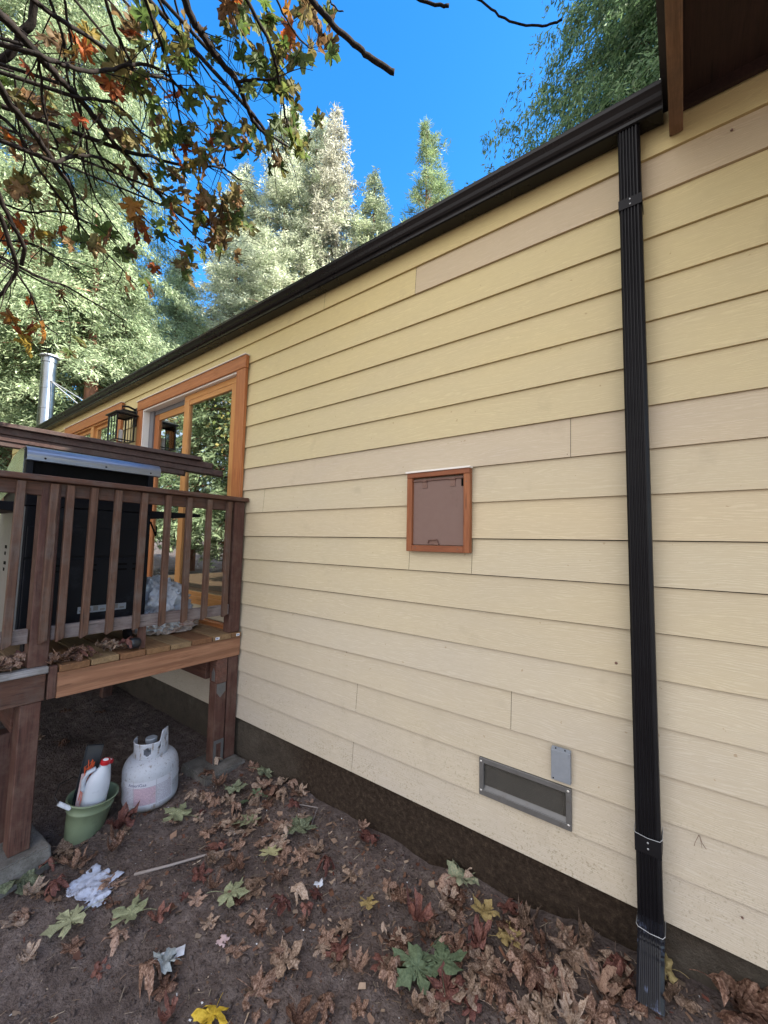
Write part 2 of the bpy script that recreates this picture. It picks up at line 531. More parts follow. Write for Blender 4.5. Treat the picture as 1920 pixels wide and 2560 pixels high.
M_OLDX = mat_wood('stained_beam_wood', (0.16, 0.075, 0.052), (0.065, 0.026, 0.020), 'x', weather=(0.10, 0.08, 0.07))
M_OLDZ = mat_wood('stained_baluster_wood', (0.125, 0.068, 0.045), (0.052, 0.026, 0.018), 'z', weather=(0.11, 0.095, 0.085))
M_POST = mat_wood('stained_post_wood', (0.105, 0.048, 0.036), (0.043, 0.019, 0.015), 'z', weather=(0.14, 0.09, 0.07))
M_GREYB = mat_wood('grey_weathered_board', (0.34, 0.34, 0.35), (0.14, 0.13, 0.13), 'y', weather=(0.10, 0.09, 0.08))
M_GREYR = mat_wood('grey_bottom_rail_wood', (0.20, 0.16, 0.15), (0.075, 0.055, 0.055), 'y', weather=(0.24, 0.22, 0.21))
M_NEWY = mat_wood('new_fir_fascia', (0.34, 0.180, 0.105), (0.21, 0.095, 0.052), 'y', knots=True, rough=0.65, bs=0.2)
M_NEWX = mat_wood('new_fir_decking', (0.25, 0.180, 0.105), (0.135, 0.088, 0.050), 'x', weather=(0.15, 0.11, 0.07), rough=0.75, tinted=True)
M_DARKB = mat_wood('dark_shelf_wood', (0.060, 0.033, 0.028), (0.020, 0.011, 0.010), 'x', weather=(0.06, 0.05, 0.045))
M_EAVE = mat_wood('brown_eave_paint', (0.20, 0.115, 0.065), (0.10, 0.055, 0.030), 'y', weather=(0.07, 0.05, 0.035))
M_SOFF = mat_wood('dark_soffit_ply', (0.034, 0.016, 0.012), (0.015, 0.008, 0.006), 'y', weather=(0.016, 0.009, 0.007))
M_BLACK = mat_flat('black_gutter_paint', (0.005, 0.005, 0.006), 0.30, 0.0, 0.3, 12, 0.03, spec=0.25)
M_BLKSP = mat_flat('black_downspout_paint', (0.007, 0.007, 0.009), 0.45, 0.0, 0.3, 12, 0.05, spec=0.18)
M_SCUFF = mat_flat('scuffed_black_paint', (0.012, 0.013, 0.018), 0.35, 0.0, 0.3, 30, 0.1, dirt=((0.26, 0.33, 0.55), 0.54, 0.7), spec=0.25)
M_STEEL = mat_flat('galvanised_steel', (0.40, 0.42, 0.44), 0.42, 0.7, 0.2, 18, 0.05, dirt=((0.2, 0.2, 0.2), 0.62, 0.5))
M_CHROME = mat_flat('stainless_steel', (0.62, 0.62, 0.60), 0.18, 1.0, 0.08, 10, 0.03)
M_LIDST = mat_flat('brushed_lid_steel', (0.22, 0.25, 0.31), 0.38, 0.8, 0.1, 8, 0.05)
M_PIPE = mat_flat('stove_pipe_steel', (0.20, 0.22, 0.24), 0.30, 1.0, 0.1, 6, 0.05)
M_GRILL = mat_flat('black_grill_enamel', (0.004, 0.005, 0.008), 0.55, 0.0, 0.3, 8, 0.05, dirt=((0.02, 0.023, 0.03), 0.55, 0.6), spec=0.15)
M_SLOT = mat_flat('slot_black', (0.004, 0.004, 0.004), 0.8, spec=0.05)
M_BOXG = mat_flat('grey_blue_box_paint', (0.20, 0.225, 0.26), 0.5, 0.0, 0.15, 60, 0.15, dirt=((0.10, 0.09, 0.08), 0.66, 0.5))
M_PANEL = mat_flat('dull_side_panel', (0.16, 0.16, 0.155), 0.5, 0.2, 0.15, 12, 0.05)
M_VENTF = mat_flat('grey_vent_metal', (0.15, 0.15, 0.15), 0.5, 0.5, 0.2, 30, 0.1, dirt=((0.10, 0.08, 0.06), 0.58, 0.5))
M_SCREW = mat_flat('bright_screw', (0.75, 0.75, 0.74), 0.3, 0.8)
M_WHITE = mat_flat('white_vinyl', (0.72, 0.70, 0.66), 0.5, 0, 0.05)
M_JAMB = mat_flat('grey_track', (0.15, 0.155, 0.17), 0.5, 0, 0.1)
M_FLAP = mat_flat('brown_flap_paint', (0.165, 0.105, 0.088), 0.65, 0, 0.10, 60, 0.12, dirt=((0.12, 0.08, 0.06), 0.6, 0.5))
M_HINGE = mat_flat('brown_hinge_metal', (0.17, 0.10, 0.08), 0.5, 0.3, 0.2)
M_IRON = mat_flat('black_lantern_metal', (0.012, 0.012, 0.013), 0.4, 0.3, 0.2)
M_CONC = mat_concrete()
M_FOUND = mat_foundation()
M_DIRT = mat_dirt()
M_GLASS = mat_glass()
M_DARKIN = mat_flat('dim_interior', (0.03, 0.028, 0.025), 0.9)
M_SCREEN = mat_screen()
M_TANK = mat_tank()
M_TLAB = mat_tank_label()
M_PAIL = mat_flat('faded_green_plastic', (0.170, 0.215, 0.135), 0.45, 0, 0.2, 14, 0.1, dirt=((0.07, 0.08, 0.045), 0.56, 0.7))
M_JUG = mat_flat('white_jug_plastic', (0.46, 0.50, 0.57), 0.35, 0, 0.06, 18, 0.05, dirt=((0.25, 0.22, 0.20), 0.64, 0.7))
M_RED = mat_flat('red_plastic', (0.42, 0.015, 0.02), 0.35, 0, 0.15)
M_ORNG = mat_flat('orange_twine', (0.60, 0.09, 0.02), 0.7)
M_TRAY = mat_flat('black_plastic', (0.016, 0.02, 0.026), 0.4, 0, 0.2)
M_PALEP = mat_flat('pale_pink_plastic', (0.48, 0.36, 0.37), 0.4, 0, 0.1)
M_WIRE = mat_flat('thin_dark_wire', (0.04, 0.04, 0.04), 0.5, 0.5)
M_PAPER = mat_flat('dirty_paper', (0.40, 0.45, 0.58), 0.8, 0, 0.25, 60, 0.3, dirt=((0.10, 0.08, 0.08), 0.52, 0.85))
M_CARD = mat_flat('white_card', (0.58, 0.61, 0.68), 0.7, 0, 0.1, 60, 0.2, dirt=((0.25, 0.22, 0.22), 0.58, 0.6))
M_TAG = mat_flat('white_sticker', (0.75, 0.77, 0.80), 0.5)
M_TAGB = mat_flat('blue_print', (0.03, 0.06, 0.22), 0.5)
M_TEXT = mat_flat('navy_print', (0.02, 0.02, 0.10), 0.5)
M_TARP = mat_flat('crumpled_grey_tarp', (0.40, 0.43, 0.48), 0.6, 0, 0.2, 20, 0.3, dirt=((0.12, 0.11, 0.10), 0.55, 0.7))
M_PLAID = mat_flat('dull_plaid_cloth', (0.36, 0.30, 0.27), 0.8, 0, 0.2, 20, 0.3, dirt=((0.20, 0.06, 0.045), 0.50, 0.8))
M_SHINGLE = mat_flat('roof_shingle', (0.07, 0.068, 0.065), 0.9, 0, 0.3, 40, 0.5)
M_LENS = mat_flat('lamp_lens', (0.55, 0.65, 0.85), 0.2)
M_STICK = mat_flat('grey_stick', (0.24, 0.21, 0.20), 0.8, 0, 0.3, 30, 0.5)
M_LB = mat_bark('maple_bark', (0.018, 0.013, 0.011), (0.006, 0.005, 0.004), 30)
M_BARK = mat_bark('red_brown_bark', (0.30, 0.15, 0.10), (0.12, 0.055, 0.04), 5)
M_BARKG = mat_bark('pale_grey_bark', (0.34, 0.31, 0.28), (0.16, 0.14, 0.12), 6)
M_FOL = mat_foliage('needle_foliage', 0.45)
M_FOLD = mat_foliage('broadleaf_foliage', 0.45)
BR = [(0.34, (0.075, 0.036, 0.024)), (0.5, (0.195, 0.112, 0.078)), (0.66, (0.38, 0.26, 0.20))]
TANS = [(0.34, (0.12, 0.075, 0.052)), (0.5, (0.26, 0.18, 0.13)), (0.66, (0.44, 0.34, 0.27))]
REDS = [(0.3, (0.060, 0.022, 0.020)), (0.5, (0.14, 0.055, 0.045)), (0.72, (0.27, 0.13, 0.10))]
LM = {
    'o': mat_leaf('dry_brown_leaf', BR, 0.15), 't': mat_leaf('tan_leaf', TANS, 0.15), 'r': mat_leaf('dark_red_leaf', REDS, 0.15),
    'R': mat_leaf('bright_red_leaf', [(0.3, (0.10, 0.01, 0.01)), (0.7, (0.28, 0.03, 0.02))], 0.15),
    'g': mat_leaf('dull_green_leaf', [(0.35, (0.11, 0.13, 0.08)), (0.55, (0.22, 0.255, 0.16)), (0.75, (0.34, 0.32, 0.21))], 0.2),
    'G': mat_leaf('fresh_green_leaf', [(0.35, (0.085, 0.125, 0.07)), (0.7, (0.17, 0.225, 0.13))], 0.2),
    'p': mat_leaf('pale_spotted_leaf', [(0.35, (0.28, 0.31, 0.18)), (0.7, (0.44, 0.46, 0.29))], 0.2, spots=((0.04, 0.03, 0.02), 0.60)),
    'l': mat_leaf('pale_lime_leaf', [(0.35, (0.36, 0.38, 0.18)), (0.7, (0.52, 0.50, 0.28))], 0.2),
    'y': mat_leaf('dull_yellow_leaf', [(0.35, (0.34, 0.25, 0.10)), (0.7, (0.50, 0.41, 0.20))], 0.2, spots=((0.15, 0.08, 0.03), 0.62)),
    'Y': mat_leaf('bright_yellow_leaf', [(0.35, (0.55, 0.36, 0.03)), (0.7, (0.70, 0.50, 0.06))], 0.2),
    'b': mat_leaf('blue_grey_leaf', [(0.35, (0.22, 0.26, 0.27)), (0.7, (0.38, 0.42, 0.43))], 0.2),
}
M_HANG = mat_leaf('hanging_maple_leaf', [(0.2, (0.55, 0.55, 0.55)), (0.8, (1.2, 1.2, 1.2))], 0.55, tint=True)
M_BITS = mat_leaf('litter_bits', [(0.3, (0.6, 0.6, 0.6)), (0.7, (1.1, 1.1, 1.1))], 0.1, tint=True)
BRANCHES=[[(-1.85,-1.146,4.011,0.0196),(-1.905,-1.051,3.989,0.0184),(-1.931,-0.973,3.991,0.0172),(-1.952,-0.864,3.984,0.0159),(-1.963,-0.761,3.981,0.0146),(-2.006,-0.675,3.959,0.0133),(-2.042,-0.599,3.945,0.012),(-2.05,-0.504,3.939,0.0106),(-2.081,-0.404,3.91,0.0092)],[(-1.946,-0.771,3.959,0.0087),(-1.838,-0.727,3.939,0.0071),(-1.732,-0.677,3.912,0.0056)],[(-2.015,-0.618,3.941,0.0104),(-2.008,-0.498,3.917,0.0082),(-1.976,-0.391,3.916,0.006)],[(-1.612,-0.971,3.987,0.0095),(-1.645,-0.839,3.99,0.0088),(-1.687,-0.731,3.992,0.0082),(-1.748,-0.652,3.993,0.0075),(-1.827,-0.543,3.962,0.0067),(-1.891,-0.463,3.953,0.0059)],[(-1.347,-0.799,3.949,0.0131),(-1.31,-0.675,3.911,0.0134),(-1.28,-0.603,3.89,0.0137),(-1.239,-0.521,3.867,0.0139),(-1.198,-0.453,3.848,0.0142),(-1.14,-0.373,3.827,0.0145)],[(-2.14,-1.731,3.481,0.0191),(-2.192,-1.684,3.519,0.0183),(-2.246,-1.607,3.55,0.0175),(-2.305,-1.53,3.574,0.0166),(-2.362,-1.455,3.597,0.0157),(-2.414,-1.375,3.623,0.0147),(-2.47,-1.275,3.635,0.0137),(-2.539,-1.159,3.625,0.0126),(-2.587,-1.068,3.642,0.0115),(-2.645,-0.921,3.62,0.0103),(-2.694,-0.778,3.603,0.0091),(-2.727,-0.665,3.613,0.0078),(-2.686,-0.439,3.638,0.0064)],[(-2.723,-1.653,3.727,0.0183),(-2.644,-1.583,3.808,0.0179),(-2.586,-1.57,3.868,0.0176),(-2.523,-1.541,3.928,0.0172),(-2.44,-1.555,4.01,0.0168)],[(-2.331,-1.593,3.841,0.0115),(-2.346,-1.468,3.877,0.0108),(-2.362,-1.388,3.916,0.01),(-2.375,-1.281,3.95,0.0092),(-2.374,-1.132,3.979,0.0084),(-2.324,-0.976,4.042,0.0075),(-2.332,-0.89,4.073,0.0067),(-2.274,-0.742,4.13,0.0058),(-2.25,-0.643,4.175,0.0048)],[(-2.23,-1.538,3.508,0.0105),(-2.249,-1.464,3.571,0.0098),(-2.252,-1.363,3.641,0.0091),(-2.232,-1.273,3.733,0.0084),(-2.191,-1.172,3.834,0.0076),(-2.183,-1.059,3.897,0.0068),(-2.218,-0.938,3.914,0.0059)],[(-2.208,-1.699,3.255,0.0172),(-2.291,-1.651,3.287,0.0162),(-2.376,-1.591,3.313,0.015),(-2.463,-1.515,3.331,0.0137),(-2.556,-1.429,3.335,0.0124),(-2.651,-1.333,3.331,0.011),(-2.742,-1.276,3.339,0.0094),(-2.865,-1.216,3.297,0.0078),(-3.0,-1.155,3.229,0.0061)],[(-2.425,-1.662,3.302,0.0092),(-2.504,-1.619,3.337,0.0087),(-2.584,-1.537,3.364,0.0082),(-2.693,-1.448,3.347,0.0076),(-2.798,-1.338,3.323,0.007),(-2.9,-1.193,3.283,0.0063),(-2.984,-1.078,3.27,0.0056),(-3.06,-0.909,3.237,0.0048),(-3.137,-0.77,3.203,0.004)],[(-2.526,-1.403,3.285,0.0095),(-2.533,-1.337,3.391,0.0086),(-2.541,-1.231,3.478,0.0077),(-2.578,-1.127,3.527,0.0067),(-2.643,-0.999,3.526,0.0057),(-2.692,-0.866,3.538,0.0046)],[(-2.393,-1.369,3.594,0.0084),(-2.397,-1.268,3.682,0.0077),(-2.424,-1.183,3.747,0.007),(-2.484,-1.077,3.768,0.0063),(-2.537,-1.005,3.806,0.0055),(-2.548,-0.861,3.857,0.0047)],[(-2.552,-1.08,3.634,0.0104),(-2.523,-0.976,3.688,0.0093),(-2.496,-0.848,3.723,0.0082),(-2.418,-0.69,3.79,0.0071),(-2.375,-0.582,3.835,0.0059),(-2.372,-0.476,3.839,0.0047)],[(-2.015,-1.392,3.818,0.0081),(-2.123,-1.306,3.813,0.0075),(-2.205,-1.212,3.824,0.0068),(-2.287,-1.158,3.844,0.0061),(-2.375,-1.074,3.847,0.0054),(-2.437,-0.983,3.869,0.0046)],[(-1.975,-1.256,3.949,0.0084),(-2.058,-1.153,3.933,0.0077),(-2.136,-1.069,3.922,0.007),(-2.225,-0.988,3.899,0.0062),(-2.312,-0.917,3.877,0.0054),(-2.413,-0.82,3.826,0.0046)],[(-2.511,-1.62,3.003,0.0115),(-2.573,-1.584,2.991,0.011),(-2.662,-1.511,2.924,0.0105),(-2.733,-1.458,2.887,0.01),(-2.816,-1.448,2.834,0.0095)],[(-2.561,-1.607,2.92,0.0115),(-2.623,-1.572,2.927,0.0109),(-2.729,-1.503,2.844,0.0103),(-2.81,-1.466,2.807,0.0097),(-2.916,-1.481,2.732,0.0091),(-3.014,-1.509,2.67,0.0084)],[(-2.822,-1.456,2.825,0.0081),(-2.927,-1.354,2.863,0.0072),(-3.009,-1.201,2.92,0.0062),(-3.103,-1.046,2.939,0.0051),(-3.177,-0.818,2.938,0.0039)],[(-2.31,-1.474,3.98,0.0067),(-2.464,-1.389,3.903,0.0062),(-2.595,-1.338,3.845,0.0057),(-2.719,-1.265,3.781,0.0052),(-2.848,-1.185,3.7,0.0046),(-2.966,-1.105,3.622,0.004)],[(-2.345,-1.519,3.956,0.0074),(-2.462,-1.431,3.923,0.0069),(-2.591,-1.374,3.877,0.0064),(-2.781,-1.256,3.738,0.0059),(-2.916,-1.187,3.659,0.0053),(-3.036,-1.052,3.564,0.0047),(-3.121,-0.872,3.483,0.0041)],[(-2.292,-1.551,3.59,0.0068),(-2.392,-1.509,3.551,0.0062),(-2.518,-1.456,3.471,0.0056),(-2.591,-1.388,3.445,0.005),(-2.701,-1.323,3.368,0.0043)],[(-2.257,-0.749,4.079,0.0063),(-2.254,-0.651,4.038,0.0059),(-2.284,-0.612,3.993,0.0055),(-2.359,-0.596,3.917,0.0051),(-2.389,-0.567,3.873,0.0047)],[(-2.117,-1.155,4.199,0.0076),(-2.16,-1.062,4.192,0.0069),(-2.181,-0.959,4.194,0.0062),(-2.21,-0.858,4.188,0.0055),(-2.228,-0.739,4.181,0.0048),(-2.247,-0.628,4.171,0.004)],[(-2.449,-1.379,3.685,0.0072),(-2.568,-1.289,3.631,0.0067),(-2.652,-1.204,3.612,0.0062),(-2.738,-1.113,3.585,0.0057),(-2.809,-0.934,3.532,0.0052),(-2.855,-0.762,3.502,0.0046),(-2.83,-0.499,3.495,0.004)],[(-2.878,-1.569,3.523,0.0061),(-2.923,-1.504,3.551,0.0057),(-2.953,-1.407,3.593,0.0054),(-2.981,-1.277,3.624,0.005),(-3.07,-1.162,3.569,0.0046),(-3.118,-1.025,3.556,0.0041)],[(-3.049,-1.523,3.261,0.0061),(-3.087,-1.393,3.314,0.0057),(-3.079,-1.238,3.419,0.0052),(-3.105,-1.079,3.461,0.0047),(-3.15,-0.921,3.464,0.0041)],[(-3.057,-1.507,3.043,0.0052),(-3.07,-1.373,3.121,0.0048),(-3.116,-1.222,3.125,0.0044),(-3.157,-1.11,3.143,0.0039)],[(-2.446,-1.108,4.044,0.0063),(-2.49,-0.969,4.028,0.0058),(-2.528,-0.787,3.993,0.0052),(-2.525,-0.624,3.994,0.0047),(-2.543,-0.428,3.946,0.0041)],[(-2.112,-1.065,4.305,0.0063),(-2.225,-0.954,4.25,0.0058),(-2.32,-0.859,4.207,0.0052),(-2.378,-0.734,4.177,0.0047),(-2.445,-0.608,4.133,0.0041)],[(-1.558,-0.836,4.091,0.0056),(-1.573,-0.732,4.08,0.0049),(-1.582,-0.643,4.076,0.0043),(-1.569,-0.569,4.09,0.0036)],[(-1.278,-0.726,3.952,0.0039),(-1.263,-0.675,3.935,0.0033),(-1.243,-0.654,3.934,0.0026)],[(-2.463,-1.193,4.325,0.0058),(-2.514,-1.042,4.274,0.0052),(-2.558,-0.952,4.24,0.0046),(-2.581,-0.803,4.2,0.004),(-2.563,-0.612,4.17,0.0034)],[(-2.763,-1.552,3.822,0.0055),(-2.904,-1.508,3.709,0.0051),(-3.026,-1.446,3.604,0.0046),(-3.138,-1.417,3.508,0.0042),(-3.269,-1.31,3.35,0.0038),(-3.397,-1.258,3.189,0.0033)],[(-3.174,-1.27,2.961,0.0046),(-3.171,-1.196,2.935,0.0038),(-3.188,-1.123,2.864,0.0031)],[(-2.925,-1.457,2.846,0.0056),(-3.017,-1.361,2.777,0.005),(-3.115,-1.278,2.686,0.0044),(-3.177,-1.19,2.667,0.0037)],[(-2.726,-0.889,3.672,0.0063),(-2.711,-0.742,3.673,0.0055),(-2.687,-0.568,3.661,0.0048),(-2.594,-0.383,3.707,0.004)],[(-2.799,-0.733,3.672,0.0056),(-2.792,-0.579,3.595,0.0051),(-2.772,-0.479,3.558,0.0046),(-2.691,-0.374,3.588,0.004)],[(-0.692,-0.378,3.872,0.0045),(-0.644,-0.307,3.841,0.0046),(-0.582,-0.238,3.81,0.0047),(-0.495,-0.176,3.785,0.0048),(-0.423,-0.14,3.773,0.005),(-0.376,-0.127,3.772,0.0051)],[(-0.943,-0.55,3.89,0.0064),(-0.851,-0.456,3.87,0.007),(-0.8,-0.417,3.864,0.0076)]]
